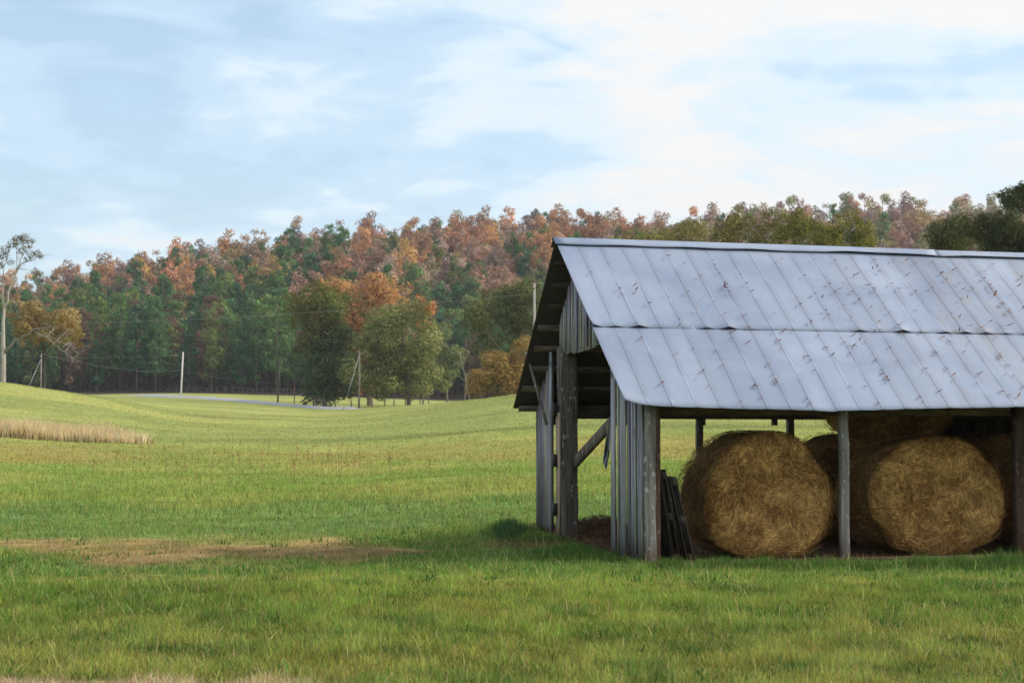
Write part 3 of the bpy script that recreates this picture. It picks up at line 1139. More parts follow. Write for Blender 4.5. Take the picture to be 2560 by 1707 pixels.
# ------------------------------------------------------------------ hay bales
def bale_mesh(seed, strands, R=.86, HH=.77, LEN=1.06):
    r2 = np.random.default_rng(seed)
    mb = MB()
    na = 64
    prof = [(0.0, .0), (.25, -.012), (.5, -.008), (.75, .004), (.9, .02), (.985, .07), (1.0, .14), (1.0, .3), (1.01, .5), (1.0, .7), (1.01, .9), (.995, LEN - .14), (.95, LEN - .04), (.7, LEN - .01), (.4, LEN), (0.0, LEN)]
    def shape(a, rr, y):
        n = (fbm(np.cos(a) * 2.1 + seed * 3.1 + y * 1.3, np.sin(a) * 2.1 + rr * 2, seed, 3) - .5)
        k = rr * (1 + n * .15)
        sz_ = np.sin(a)
        cx = np.cos(a) * R * k * (1 - .10 * np.clip(sz_, 0, 1) ** 2)
        sz = np.sin(a)
        cz = np.where(sz < 0, -np.abs(sz) ** .72, np.abs(sz) ** .98) * HH * k
        dy = (fbm(np.cos(a) * rr * 3 + seed, np.sin(a) * rr * 3, seed + 9, 3) - .5) * .11
        return cx, y + dy, cz + HH
    A = np.linspace(0, 2 * math.pi, na, endpoint=False)
    V, C = [], []
    for rr, y in prof:
        x, yy, z = shape(A, np.full(na, rr), np.full(na, y))
        V.append(np.stack([x, yy, z], 1))
        s = .55 + .7 * fbm(np.cos(A) * rr * 7 + y * 5, np.sin(A) * rr * 7 + seed, seed + 4, 3)
        C.append(np.array((.37, .185, .056)) * s[:, None])
    V, C = np.concatenate(V), np.concatenate(C)
    n = len(prof)
    i, j = np.meshgrid(np.arange(n - 1), np.arange(na), indexing='ij')
    f = np.stack([i * na + j, i * na + (j + 1) % na, (i + 1) * na + (j + 1) % na, (i + 1) * na + j], -1).reshape(-1, 4)
    mb.add(V, f, 0, C)
    # loose straw lying over the end face and the sides
    ns = strands
    face = r2.uniform(0, 1, ns) < .62
    a0 = r2.uniform(0, 2 * math.pi, ns)
    rad = np.where(face, np.sqrt(r2.uniform(0.0, 1, ns)), 1.0)
    dep = np.where(face, 0.0, r2.uniform(.02, LEN, ns))
    flow = fbm(np.cos(a0) * rad * 2.6 + dep * 2 + seed * 5, np.sin(a0) * rad * 2.6 + seed, seed + 21, 2)
    ang = (flow - .5) * 7.0 + r2.normal(0, .38, ns)
    ln = r2.uniform(.06, .30, ns)
    wd = r2.uniform(.004, .011, ns)
    curl = r2.normal(0, .7, ns)
    P = []
    for s in (-.5, 0, .5):
        th = ang + curl * s
        dt, dr = np.cos(th) * ln * s, np.sin(th) * ln * s
        a = a0 + dt / np.maximum(rad * R, .12)
        rr = np.where(face, np.clip(rad + dr / R, 0, 1.04), 1.015)
        yy = np.where(face, -.004 + .10 * np.clip((rr - .86) / .14, 0, 1) ** 2, dep + dr)
        x, y, z = shape(a, rr, yy)
        bulge = (1 - 4 * s * s) * r2.uniform(0.0, .02, ns) + .008
        y = y - np.where(face, bulge, 0)
        rs = np.where(face, 0, bulge)
        x, z = x + np.cos(a) * rs, z + np.sin(a) * rs
        P.append(np.stack([x, y, np.maximum(z, .0)], 1))
    T = P[2] - P[0]
    T /= np.maximum(np.linalg.norm(T, axis=1), 1e-6)[:, None]
    out = np.where(face[:, None], np.array([[0, -1, 0]]), np.stack([np.cos(a0), 0 * a0, np.sin(a0)], 1))
    S = np.cross(T, out)
    S /= np.maximum(np.linalg.norm(S, axis=1), 1e-6)[:, None]
    S = S * wd[:, None] / 2
    V = np.stack([P[0] - S, P[0] + S, P[1] - S, P[1] + S, P[2] - S * .5, P[2] + S * .5], 1)
    b = np.arange(ns)[:, None] * 6
    fl2 = fbm(np.cos(a0) * rad * 4 + dep * 4 + seed * 2, np.sin(a0) * rad * 4 - seed, seed + 33, 3)
    g = np.clip(r2.uniform(0, 1, ns) ** 2.0 * .75 + (fl2 - .45) * 1.1, 0, 1)[:, None]
    C = np.array((.25, .118, .036)) * (1 - g) + np.array((.95, .58, .205)) * g
    C = np.repeat(C[:, None], 6, 1).reshape(-1, 3)
    off = mb.n
    mb.add(V.reshape(-1, 3), np.vstack([b + np.array([0, 1, 3, 2]), b + np.array([2, 3, 5, 4])]), 0, C)
    return mb.mesh('hay_bale', M_HAY, True)


BALE = [bale_mesh(3, 16000, .85, .785), bale_mesh(8, 16000, .92, .76), bale_mesh(14, 5000, .85, .76)]


def bale(mesh, px, v, z, label, rz=0.0, roll=0.0):
    u, _ = on_front(px, 1380, v)
    o = bpy.data.objects.new('hay_bale', mesh)
    COL.objects.link(o)
    p = Matrix.Rotation(TH, 3, 'Z') @ Vector((u, v, z))
    o.location = B0 + p
    o.rotation_euler = (0, roll, TH + rz)
    tag(o, label, 'hay bale', 'round hay bales stored in the barn')
    return o


bale(BALE[0], 1930, .28, 0.0, 'large round hay bale between the corner post and the grey middle post, beside leaning pallets', .03)
bale(BALE[1], 2352, .42, 0.0, 'round hay bale in the farther bay, just past the grey middle post')
bale(BALE[2], 2150, 2.75, .02, 'shaded round hay bale on the floor behind the front bale and the middle post', .05)
bale(BALE[2], 2258, 3.45, 1.38, 'dark hay bale stacked high behind the top of the grey middle post', -.08)
bale(BALE[2], 2530, 2.8, .02, 'shaded hay bale on the floor behind the farther front bale', .04)
bale(BALE[1], 2722, .45, 0.0, 'hay bale partly cut off behind the reddish end post', -.03)


# ------------------------------------------------------------------ leaning pallets
def pallet(u, v, tilt, rz, label, size=(1.05, .95), tint=1.0):
    o = empty('pallet')
    p = Matrix.Rotation(TH, 3, 'Z') @ Vector((u, v, 0.0))
    o.location = B0 + p
    o.rotation_euler = (0, -tilt, TH + rz)
    H_, W_ = size
    for z in (0, H_ / 2 - .05, H_ - .10):
        MB().box((-.028, .0, z), (.028, W_, z + .09), 0, (tint * .7,) * 3).build('stringer', M_OLD, o)
    y = .0
    while y < W_ - .06:
        w = random.uniform(.085, .11)
        MB().box((.030, y, -.01), (.046, y + w, H_ + random.uniform(-.01, .02)), 0, (tint * random.uniform(.8, 1.3),) * 3).build('slat', M_OLD, o)
        MB().box((-.046, y + .01, -.01), (-.030, y + w, H_ + random.uniform(-.03, .01)), 0, (tint * random.uniform(.6, 1.0),) * 3).build('slat', M_OLD, o)
        y += w + .035
    tag(o, label, 'pallet', 'wooden pallets leaning by the corner post')
    return o


pallet(.42, .14, .17, .02, 'dark wooden pallet leaning against the corner post', (1.12, .85), .45)
pallet(.62, .20, .22, -.03, 'wooden pallet with pale edge leaning nearer to the first hay bale', (1.05, .8), .75)


# loose straw on the barn floor
def straw():
    mb = MB()
    n = 9000
    u = rng.uniform(0, 4.5, n) ** 1.0
    v = rng.uniform(.0, 4.7, n)
    near = rng.uniform(0, 1, n) < .45
    u[near] = rng.uniform(-.15, 1.1, near.sum())
    v[near] = rng.uniform(1.5, 5.0, near.sum())
    x = B0.x + u * math.cos(TH) - v * math.sin(TH)
    y = B0.y + u * math.sin(TH) + v * math.cos(TH)
    z = ground(x, y) + rng.uniform(0, .03, n)
    mound = np.exp(-(((u - .75) / .5) ** 2 + ((v - 3.9) / .7) ** 2)) * .22
    z = z + mound
    a = rng.uniform(0, 6.28, n)
    l = rng.uniform(.06, .22, n)
    e = np.stack([np.cos(a) * l / 2, np.sin(a) * l / 2, rng.normal(0, .02, n)], 1)
    s = np.stack([-np.sin(a), np.cos(a), 0 * a], 1) * .004
    c = np.stack([x, y, z], 1)
    V = np.stack([c - e - s, c - e + s, c + e + s, c + e - s], 1).reshape(-1, 3)
    g = rng.uniform(0, 1, n)[:, None] ** 1.3
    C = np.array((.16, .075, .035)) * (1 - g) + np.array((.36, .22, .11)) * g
    mb.add(V, np.arange(n)[:, None] * 4 + np.arange(4), 0, np.repeat(C, 4, 0))
    # the heap below the straw
    g = 16
    U, Vv = np.meshgrid(np.linspace(-.1, 1.7, g), np.linspace(2.6, 5.2, g), indexing='ij')
    xx = B0.x + U * math.cos(TH) - Vv * math.sin(TH)
    yy = B0.y + U * math.sin(TH) + Vv * math.cos(TH)
    zz = ground(xx.ravel(), yy.ravel()).reshape(g, g) - .012 + np.exp(-(((U - .75) / .5) ** 2 + ((Vv - 3.9) / .7) ** 2)) * .22
    i, j = np.meshgrid(np.arange(g - 1), np.arange(g - 1), indexing='ij')
    f = np.stack([i * g + j, (i + 1) * g + j, (i + 1) * g + j + 1, i * g + j + 1], -1).reshape(-1, 4)
    mb.add(np.stack([xx, yy, zz], -1).reshape(-1, 3), f, 0, (.16, .08, .04))
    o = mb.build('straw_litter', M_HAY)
    tag(o, 'loose brown straw scattered on the barn floor', None, None, 'stuff')


straw()


# ------------------------------------------------------------------ fallen leaves on the roof
def leaf_meshes():
    out = []
    for k in range(4):
        r = random.Random(k)
        l, w = .088, .017
        mb = MB()
        top = [(-.5, 0), (-.3, .6), (-.12, .3), (.05, 1.0), (.2, .4), (.34, .7), (.5, 0)]
        n = len(top)
        v = []
        for t, h in top:
            h *= r.uniform(.8, 1.2)
            lift = .018 * (t + .3) ** 2 * 4 * r.uniform(.5, 1.5)
            v += [(t * l, h * w, lift + .008 * h), (t * l, 0, lift), (t * l, -h * w * r.uniform(.7, 1.1), lift + .012 * h)]
        f = []
        for i in range(n - 1):
            f += [(i * 3, i * 3 + 1, i * 3 + 4, i * 3 + 3), (i * 3 + 1, i * 3 + 2, i * 3 + 5, i * 3 + 4)]
        mb.add(v, f)
        out.append(mb.mesh('fallen_leaf', M_LEAF))
    return out


LEAFM = leaf_meshes()


def roof_leaves():
    proto = [bpy.data.objects.new('fallen_leaf', m) for m in LEAFM]
    umax = 6.4
    pts = []
    while len(pts) < 260:
        u = U0 + .1 + (umax - U0) * random.random() ** .72
        w = random.uniform(.04, .98)
        seam = random.random() < .62
        if seam:
            k = round((u - U0) / CR)
            u = U0 + k * CR - .024 - abs(random.gauss(0, .012))
        pts.append((u, w, seam))
    # drifts
    for (px, py, n) in ((2470, 700, 8), (2500, 760, 9), (2500, 895, 7), (2155, 750, 5), (1815, 735, 4)):
        w = (py - 612) / 410.0
        w = min(max(w * 1.02 + .02, .05), .95)
        u = on_front(px, py, VR + (VE - VR) * w)[0]
        k = round((u - U0) / CR)
        for q in range(n):
            pts.append((U0 + k * CR - .03 - abs(random.gauss(0, .025)), min(.97, w + random.uniform(-.05, .05)), True))
    nrm = Vector((0, -.61, .79))
    al = Vector((0, -.79, -.61))
    for (u, w, seam) in pts:
        o = random.choice(proto).copy()
        COL.objects.link(o)
        lift = .034 if w < .565 else .012
        p = Vector((u, VR + (VE - VR) * w, float(roofz(np.array([u]), np.array([w]))[0]))) + nrm * lift
        a = random.gauss(math.pi / 2, .35) if seam else random.gauss(0, .6)
        X = (Vector((1, 0, 0)) * math.cos(a) + al * math.sin(a))
        Y = nrm.cross(X)
        R = Matrix((X, Y, nrm)).transposed().to_4x4()
        s = random.uniform(.5, 1.05)
        o.matrix_world = Matrix.Translation(B0) @ Matrix.Rotation(TH, 4, 'Z') @ Matrix.Translation(p) @ R @ Matrix.Diagonal((s, s * random.uniform(.7, 1.2), s, 1))
        c = random.choice([(.22, .05, .03), (.18, .06, .035), (.26, .10, .04), (.11, .055, .045), (.15, .07, .06), (.34, .16, .05)])
        o.color = (*c, 1)
        tag(o, 'small dry brown leaf lying on the pale metal barn roof', 'leaf', 'fallen leaves on the barn roof')


roof_leaves()


# ------------------------------------------------------------------ trees
def leaf_quads(mb, P, size, outdir, tint, r2, mat=0, flat=.5):
    n = len(P)
    nr = r2.normal(0, 1, (n, 3)) * flat + outdir
    nr /= np.maximum(np.linalg.norm(nr, axis=1), 1e-6)[:, None]
    t = np.cross(nr, r2.normal(0, 1, (n, 3)))
    t /= np.maximum(np.linalg.norm(t, axis=1), 1e-6)[:, None]
    b = np.cross(nr, t)
    s = size * r2.uniform(.55, 1.35, n)[:, None]
    V = np.stack([P - t * s * .5, P - b * s * .30 + t * s * .05, P + t * s * .5, P + b * s * .30 + t * s * .05], 1).reshape(-1, 3)
    f = np.arange(n)[:, None] * 4 + np.arange(4)
    mb.add(V, f, mat, np.repeat(tint, 4, 0))


def crown(mb, blobs, n, size, r2, tintf=None, mat=0, var=.22, hole=.12):
    """leaves spread over a set of leaf masses (x, y, z, radius)"""
    B = np.array(blobs, float)
    wts = B[:, 3] ** 2
    idx = r2.choice(len(B), n, p=wts / wts.sum())
    d = r2.normal(0, 1, (n, 3))
    d /= np.linalg.norm(d, axis=1)[:, None]
    # lumpy, with gaps
    lump = fbm(d[:, 0] * 2.3 + idx * 3.7, d[:, 2] * 2.3 + d[:, 1] * 1.7, 91, 2)
    keep = lump > .30 + hole
    d, idx, lump = d[keep], idx[keep], lump[keep]
    rr = B[idx, 3] * (.55 + .62 * r2.uniform(0, 1, len(idx)) ** .6 * (.65 + .7 * lump))
    P = B[idx, :3] + d * rr[:, None] * np.array((1, 1, .86))
    bt = np.clip(1 + r2.normal(0, .19, len(B)), .6, 1.5)
    tint = (bt[idx] * (1 + r2.normal(0, var, len(idx))))[:, None] * (1 + r2.normal(0, .06, (len(idx), 3)))
    if tintf is not None:
        tint = tint * tintf(P)
    leaf_quads(mb, P, size, d * 1.2 + np.array((0, 0, .3)), np.clip(tint, .15, 2.4), r2, mat, .34)


def limb_path(a, b, sag, r2, k=5):
    a, b = np.array(a, float), np.array(b, float)
    pts = []
    off = r2.normal(0, .05, 3) * np.linalg.norm(b - a)
    for i in range(k):
        t = i / (k - 1)
        pts.append(tuple(a * (1 - t) + b * t + off * math.sin(math.pi * t) + np.array((0, 0, sag * math.sin(math.pi * t)))))
    return pts


def far_hardwood(seed, h=17., r=5.2, n=2300, sparse=0.0):
    r2 = np.random.default_rng(seed)
    mb = MB()
    blobs = []
    zc = h * .53
    for k in range(15):
        a = r2.uniform(0, 2 * math.pi)
        e = r2.uniform(-.75, 1.0)
        q = r2.uniform(.55, .95)
        rad = r2.uniform(.26, .42) * r
        c = math.sqrt(max(0, 1 - e * e * .8))
        blobs.append((math.cos(a) * c * r * q * .78, math.sin(a) * c * r * q * .78, zc + e * h * .36 * q, rad))
    blobs.append((0, 0, zc, r * .5))
    blobs.append((r2.uniform(-1, 1), r2.uniform(-1, 1), h - 1.3, r * .3))
    crown(mb, blobs, n, .74, r2, lambda P: (.86 + .26 * fbm(P[:, 0] / 2.2, P[:, 2] / 2.2, seed, 2))[:, None], 0, .2, .08 + sparse)
    mb.tube([(0, 0, -1), (.1, 0, h * .3), (.0, .1, h * .62), (.1, 0, h * .85)], [.32, .25, .16, .05], 6, 1)
    for b in blobs[:9]:
        mb.tube(limb_path((0, 0, h * r2.uniform(.28, .5)), b[:3], .4, r2, 4), [.14, .1, .07, .03], 4, 1, (1.2, 1.2, 1.2))
    return mb


def far_pine(seed, h=19., r=2.9, n=2400, low=.32):
    r2 = np.random.default_rng(seed)
    blobs = []
    z = h * low * r2.uniform(.95, 1.2)
    mb = MB()
    while z < h - .9:
        t = (z - h * low) / (h * (1 - low))
        R = r * math.sqrt(max(.03, 1 - ((t - .38) / .66) ** 2)) * r2.uniform(.7, 1.15)
        for k in range(r2.integers(2, 5)):
            a = r2.uniform(0, 2 * math.pi)
            q = r2.uniform(.3, .9)
            blobs.append((math.cos(a) * R * q, math.sin(a) * R * q, z + r2.normal(0, .35), r2.uniform(.7, 1.15) * (.55 + .2 * R)))
        b = blobs[-1]
        mb.tube([(0, 0, z - .5), b[:3]], [.07, .02], 3, 1)
        z += r2.uniform(1.0, 1.5)
    blobs.append((0, 0, h - .9, 1.0))
    crown(mb, blobs, n, .62, r2, lambda P: (.80 + .40 * fbm(P[:, 0] / 1.3, P[:, 2] / 1.3, seed, 2))[:, None], 0, .2, .07)
    mb.tube([(0, 0, -1), (.05, 0, h * .4), (0, .05, h * .75), (0, 0, h - .3)], [.24, .19, .11, .03], 6, 1, (.9, .85, .8))
    for k in range(5):
        a, zz = r2.uniform(0, 6.28), h * r2.uniform(.12, .4)
        mb.tube([(0, 0, zz), (math.cos(a) * 1.5, math.sin(a) * 1.5, zz + r2.uniform(-.2, .3))], [.05, .015], 3, 1)
    return mb


HARD = [far_hardwood(100 + k, r2h, rr * .96, int(nn * 1.1), sp).mesh('autumn_tree', [M_LEAF, M_BARK]) for k, (r2h, rr, nn, sp) in enumerate(
    [(17, 5.2, 2500, 0), (15.5, 5.6, 2500, 0), (18.5, 4.8, 2300, .02), (16, 5.0, 1500, .10), (19, 5.6, 2700, .0), (14, 4.6, 2100, .03), (17.5, 4.4, 1300, .12)])]
PINE_EDGE = [far_pine(240 + k, hh, rr, 2600, lo).mesh('pine_tree', [M_LEAF, M_BARK]) for k, (hh, rr, lo) in enumerate([(19, 3.3, .2), (17, 3.0, .14), (21, 3.4, .26)])]
PINE = [far_pine(200 + k, hh, rr).mesh('pine_tree', [M_LEAF, M_BARK]) for k, (hh, rr) in enumerate([(18, 3.3), (19, 3.5), (16, 3.1), (18, 3.7), (20, 3.2)])]
PINE_BIG = [far_pine(220 + k, hh, rr, 2800).mesh('pine_tree', [M_LEAF, M_BARK]) for k, (hh, rr) in enumerate([(20, 5.0), (18, 4.4)])]

RUST = [((.45, .245, .145), 'rust orange'), ((.56, .31, .145), 'bright orange'), ((.39, .24, .165), 'dull russet'), ((.31, .21, .18), 'purplish brown'),
        ((.43, .32, .165), 'golden brown'), ((.43, .315, .245), 'pale tan pink'), ((.27, .27, .13), 'olive brown'), ((.52, .36, .13), 'yellow orange')]
PINEC = [((.076, .160, .064), 'dark green'), ((.115, .205, .070), 'mid green'), ((.172, .215, .068), 'yellowish green'), ((.066, .148, .076), 'bluish green')]
PLACES = [(-200, 130, 'behind the bare pale-trunked tree'), (130, 330, 'above the dry grass strip'), (330, 520, 'above the white pole'), (520, 700, 'above the country lane'),
          (700, 860, 'above the dark roadside evergreen'), (860, 1010, 'above the big orange oak'), (1010, 1180, 'above the roadside green oak'), (1180, 1420, 'above the tall grey utility pole'),
          (1420, 1700, 'beyond the near end of the barn ridge'), (1700, 2000, 'beyond the middle of the barn roof'), (2000, 2300, 'beyond the ridge cap joint of the roof'), (2300, 2800, 'beside the dark trees behind the barn')]


def place_word(px):
    for a, b, w in PLACES:
        if a <= px < b:
            return w
    return 'on the hill'


def hill_row(d):
    return 'at the field edge' if d < 478 else 'on the lower slope' if d < 550 else 'halfway up the hill' if d < 620 else 'on the upper slope' if d < 672 else 'on the hill crest'


def far_tree(kind, mesh, px, d, s, col, word):
    o = bpy.data.objects.new('pine_tree' if kind == 'pine' else 'autumn_tree', mesh)
    COL.objects.link(o)
    x = hx(px, d)
    o.location = (x, d, gz(x, d) - .2)
    o.rotation_euler = (0, 0, random.uniform(0, 6.28))
    o.scale = (s * random.uniform(.9, 1.12), s * random.uniform(.9, 1.12), s)
    k = random.uniform(.88, 1.34)
    o.color = (col[0] * k, col[1] * k * random.uniform(.94, 1.06), col[2] * k, 1)
    tag(o, f"{word} {'pine' if kind == 'pine' else 'hardwood'} {hill_row(d)} {place_word(px)}", 'tree', ('pines' if kind == 'pine' else 'autumn hardwoods') + ' on the wooded hill')
    return o


def pine_chance(px, d):
    # the pine belt fills the lower slope on the left, thins out to the right
    top = np.interp(px, [-200, 120, 300, 500, 720, 900, 1200, 1500], [500, 540, 585, 590, 565, 545, 510, 480])
    p = 1 - float(sstep(-22, 26, np.array([d - top + random.gauss(0, 12)]))[0])
    p = max(p, .20 if px < 1450 else .10)
    if 560 < px < 860 and d < 660:
        p = max(p, .5)
    return min(p, .93)


BARN_LINE = [(1390, 600), (2560, 640)]


def forest():
    plan, rest = [], []
    d = 455.0
    row = 0
    while d < 712:
        step = 7.4 if d < 560 else 8.4
        x0, x1 = hx(-330, d), hx(2940, d)
        x = x0 + (row % 2) * step * .5
        while x < x1:
            dd = d + random.uniform(-3, 3)
            xx = x + random.uniform(-2.6, 2.6)
            px = PW / 2 + F * xx / dd
            kind = 'pine' if random.random() < pine_chance(px, dd) or (dd < 510 and px < 720) else 'hard'
            w = 5.9 if kind == 'pine' else 8.6
            x += w * random.uniform(.85, 1.15) * (1.0 if d < 600 else 1.1)
            s = random.uniform(.74, 1.2)
            if kind == 'pine' and d > 610:
                s *= .9
            g = gz(xx, dd)
            top = HOR - (g + 18 * s - CAMZ) / dd * F
            # trees that the shed or the nearer trees hide from the photograph go straight into the mass
            hid = (px > 1385 and top > 592 + (px - 1390) * .034) or (1190 < px <= 1385 and top > 760) or (780 < px < 1090 and top > 735) or px < -70 or px > 2640
            if kind == 'hard':
                # dull tones on the right and low down, bright on the crest
                r = random.random()
                if px > 1750:
                    pool = [2, 3, 6, 6, 5, 2, 3, 4]
                elif dd < 560:
                    pool = [2, 3, 6, 6, 3, 2, 3, 2]
                elif dd > 655:
                    pool = [0, 1, 0, 1, 2, 4, 3, 5]
                else:
                    pool = [0, 2, 3, 5, 0, 2, 5, 7, 1, 6]
                c, wd = RUST[random.choice(pool)]
                (rest if hid else plan).append(('hard', random.choice(HARD), px, dd, s, c, wd))
            else:
                c, wd = random.choice(PINEC)
                if dd < 480:
                    m = random.choice(PINE_EDGE)
                elif d > 590 or px > 620:
                    m = random.choice(PINE_BIG + PINE[:2])
                else:
                    m = random.choice(PINE)
                if dd < 520 and random.random() < .14:
                    c, wd = (.20, .13, .085), 'brown half-bare'
                (rest if hid else plan).append(('pine', m, px, dd, s, c, wd))
        d += step * random.uniform(.92, 1.08)
        row += 1
    for kind, most in (('hard', 292), ('pine', 288)):
        row_ = sorted((p for p in plan if p[0] == kind), key=lambda p: -p[4] / p[3] * (1.45 if p[3] > 668 else 1.0))
        for p in row_[:most]:
            far_tree(*p)
        rest += row_[most:]
    mb = MB()
    cache = {}
    for kind, me, px, d, s, col, word in rest:
        if me.name not in cache:
            v = np.empty(len(me.vertices) * 3, np.float32)
            me.vertices.foreach_get('co', v)
            c = np.empty(len(me.vertices) * 4, np.float32)
            me.attributes['Col'].data.foreach_get('color', c)
            n = len(me.polygons)
            ls, lt, mi = np.empty(n, np.int32), np.empty(n, np.int32), np.empty(n, np.int32)
            me.polygons.foreach_get('loop_start', ls)
            me.polygons.foreach_get('loop_total', lt)
            me.polygons.foreach_get('material_index', mi)
            li = np.empty(len(me.loops), np.int32)
            me.loops.foreach_get('vertex_index', li)
            q = (lt == 4)
            f = li[ls[q][:, None] + np.arange(4)]
            cache[me.name] = (v.reshape(-1, 3), c.reshape(-1, 4)[:, :3], f, mi[q])
        v, c, f, mi = cache[me.name]
        x = hx(px, d)
        a = random.uniform(0, 6.28)
        ca, sa = math.cos(a) * s, math.sin(a) * s
        V = np.stack([v[:, 0] * ca - v[:, 1] * sa + x, v[:, 0] * sa + v[:, 1] * ca + d, v[:, 2] * s + gz(x, d) - .2], 1)
        C = c.copy()
        leafv = np.unique(f[mi == 0])
        C[leafv] *= np.array(col) * random.uniform(.88, 1.3)
        off = mb.n
        mb.add(V, f, 0, C)
        mb.m[-1] = mi
    print('forest', len(plan), 'rest', len(rest))
    if rest:
        o = mb.build('forest', [M_LEAFC, M_BARK])
        tag(o, 'mass of mixed autumn trees filling the wooded hill between the others', None, None, 'stuff')


forest()


def forest_floor():
    """the dim undergrowth between the far trunks"""
    mb = MB()
    r2 = np.random.default_rng(5)
    n = 30000
    d = r2.uniform(458, 720, n)
    px = r2.uniform(-120, 2680, n)
    x = hx(px, d)
    z = ground(x, d)
    k = fbm(x / 9, d / 9, 3, 2)
    P = np.stack([x, d, z + r2.uniform(0, 1, n) ** 2 * 5 * k], 1)
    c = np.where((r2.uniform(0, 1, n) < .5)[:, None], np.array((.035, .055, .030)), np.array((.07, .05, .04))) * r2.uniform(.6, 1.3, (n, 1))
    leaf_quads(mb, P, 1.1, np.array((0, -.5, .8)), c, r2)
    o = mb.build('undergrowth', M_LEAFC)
    tag(o, 'dim undergrowth between the trees of the wooded hill', None, None, 'stuff')


forest_floor()


# trees standing nearer than the wood: each with its own trunk and crown
GB = 'trees behind the barn roof'


def solo_tree(name, label, px, base_py, d, top_py, blobs_px, n, leaf, col, group=None, trunk_r=.35, tintf=None, limbs=8, seed=1, var=.24, hole=.1, trunk_px=None, bark=None, barkcol=(1, 1, 1), extra=None):
    """blobs_px: leaf masses as (px, py, radius_px, depth offset in metres)"""
    r2 = np.random.default_rng(seed)
    x0 = hx(px, d)
    z0 = gz(x0, d) - .15
    o = empty(name, (x0, d, z0))
    tag(o, label, 'tree', group)
    k = d / F
    if group == GB:                                        # their lower crowns, hidden by the roof from here
        cx0 = sum(b[0] for b in blobs_px) / len(blobs_px)
        wx = max(b[0] for b in blobs_px) - min(b[0] for b in blobs_px)
        blobs_px = list(blobs_px) + rblobs(seed + 500, cx0, 760, wx * .42, 110, 16, 26, 42, 2.4)
        n = int(n * 1.9)
    bl = []
    for (bx, by, br, off) in blobs_px:
        p = at(bx, by, d)
        bl.append((p.x - x0, off, p.z - z0, br * k))
    main = list(bl)
    for b in main:                                         # ragged outline: small sprays off the big masses
        for q in range(2):
            a = r2.uniform(0, 2 * math.pi)
            rr = b[3] * r2.uniform(.85, 1.25)
            bl.append((b[0] + math.cos(a) * rr, b[1] + r2.normal(0, .5), b[2] + math.sin(a) * rr * .9, b[3] * r2.uniform(.22, .42)))
    mb = MB()
    crown(mb, bl, n, leaf, r2, tintf, 0, var, hole)
    bl = main
    c = mb.build('crown', M_LEAF, o)
    c.color = (col[0] * 2.0, col[1] * 2.0, col[2] * 2.0, 1)
    h = max(b[2] for b in bl)
    mb = MB()
    tops = sorted(bl, key=lambda b: -b[2])
    mid = (np.mean([b[0] for b in bl]) * .5, 0, h * .55)
    mb.tube([(0, 0, -.3), (0, 0, .3), (mid[0] * .2, .1, h * .22), (mid[0] * .6, .0, h * .42), (mid[0], .1, h * .62), (tops[0][0], tops[0][1], h * .85)],
            [trunk_r * 1.35, trunk_r, trunk_r * .85, trunk_r * .62, trunk_r * .4, trunk_r * .15], 8, 0, barkcol)
    for b in sorted(bl, key=lambda b: -b[3])[:limbs]:
        zz = max(h * .12, min(h * .5, b[2] * .55)) * r2.uniform(.8, 1.15)
        mb.tube(limb_path((mid[0] * min(1, zz / (h * .55)) * .6, 0, zz), b[:3], .3, r2), [trunk_r * .42, trunk_r * .33, trunk_r * .24, trunk_r * .15, trunk_r * .06], 5, 0, barkcol)
    mb.build('trunk', bark or M_BARK, o, True)
    return o


def rblobs(seed, cx, cy, rx, ry, n, rmin, rmax, dep=2.0, shape=None):
    r = random.Random(seed)
    out = []
    k = 0
    while len(out) < n and k < 4000:
        k += 1
        a, b = r.uniform(-1, 1), r.uniform(-1, 1)
        if a * a + b * b > 1:
            continue
        if shape and not shape(a, b):
            continue
        out.append((cx + a * rx, cy + b * ry, r.uniform(rmin, rmax), r.uniform(-dep, dep)))
    return out


# dark evergreen by the lane, yellower at its top
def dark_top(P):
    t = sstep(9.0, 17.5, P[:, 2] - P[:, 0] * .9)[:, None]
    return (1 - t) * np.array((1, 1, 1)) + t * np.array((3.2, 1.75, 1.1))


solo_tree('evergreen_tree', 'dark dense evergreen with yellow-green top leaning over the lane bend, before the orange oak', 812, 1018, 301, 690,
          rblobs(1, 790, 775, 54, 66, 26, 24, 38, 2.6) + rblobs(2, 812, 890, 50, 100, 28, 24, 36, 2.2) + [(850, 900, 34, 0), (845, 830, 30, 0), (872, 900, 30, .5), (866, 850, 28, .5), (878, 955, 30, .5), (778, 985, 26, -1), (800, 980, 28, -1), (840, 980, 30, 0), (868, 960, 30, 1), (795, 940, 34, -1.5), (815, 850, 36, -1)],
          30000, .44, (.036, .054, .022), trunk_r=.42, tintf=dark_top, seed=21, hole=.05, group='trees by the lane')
solo_tree('oak_tree', 'tall orange-brown oak with bare limbs showing, rising behind the green oak', 925, 1020, 310, 685,
          rblobs(3, 915, 762, 92, 60, 34, 20, 32, 3.0) + rblobs(4, 872, 850, 48, 66, 20, 20, 30, 2) + rblobs(44, 835, 745, 40, 40, 8, 18, 28, 1.5) + [(905, 945, 32, -1.0), (950, 935, 24, -1.5), (880, 925, 32, -.5), (925, 895, 36, 0), (870, 965, 28, -1), (862, 800, 34, 0), (858, 870, 36, 0), (866, 930, 34, -.5), (830, 720, 26, 0), (1000, 720, 28, 0), (945, 970, 18, -1)],
          36000, .42, (.27, .150, .068), trunk_r=.55, limbs=18, seed=22, hole=.14, group='trees by the lane', barkcol=(1.4, 1.35, 1.3))
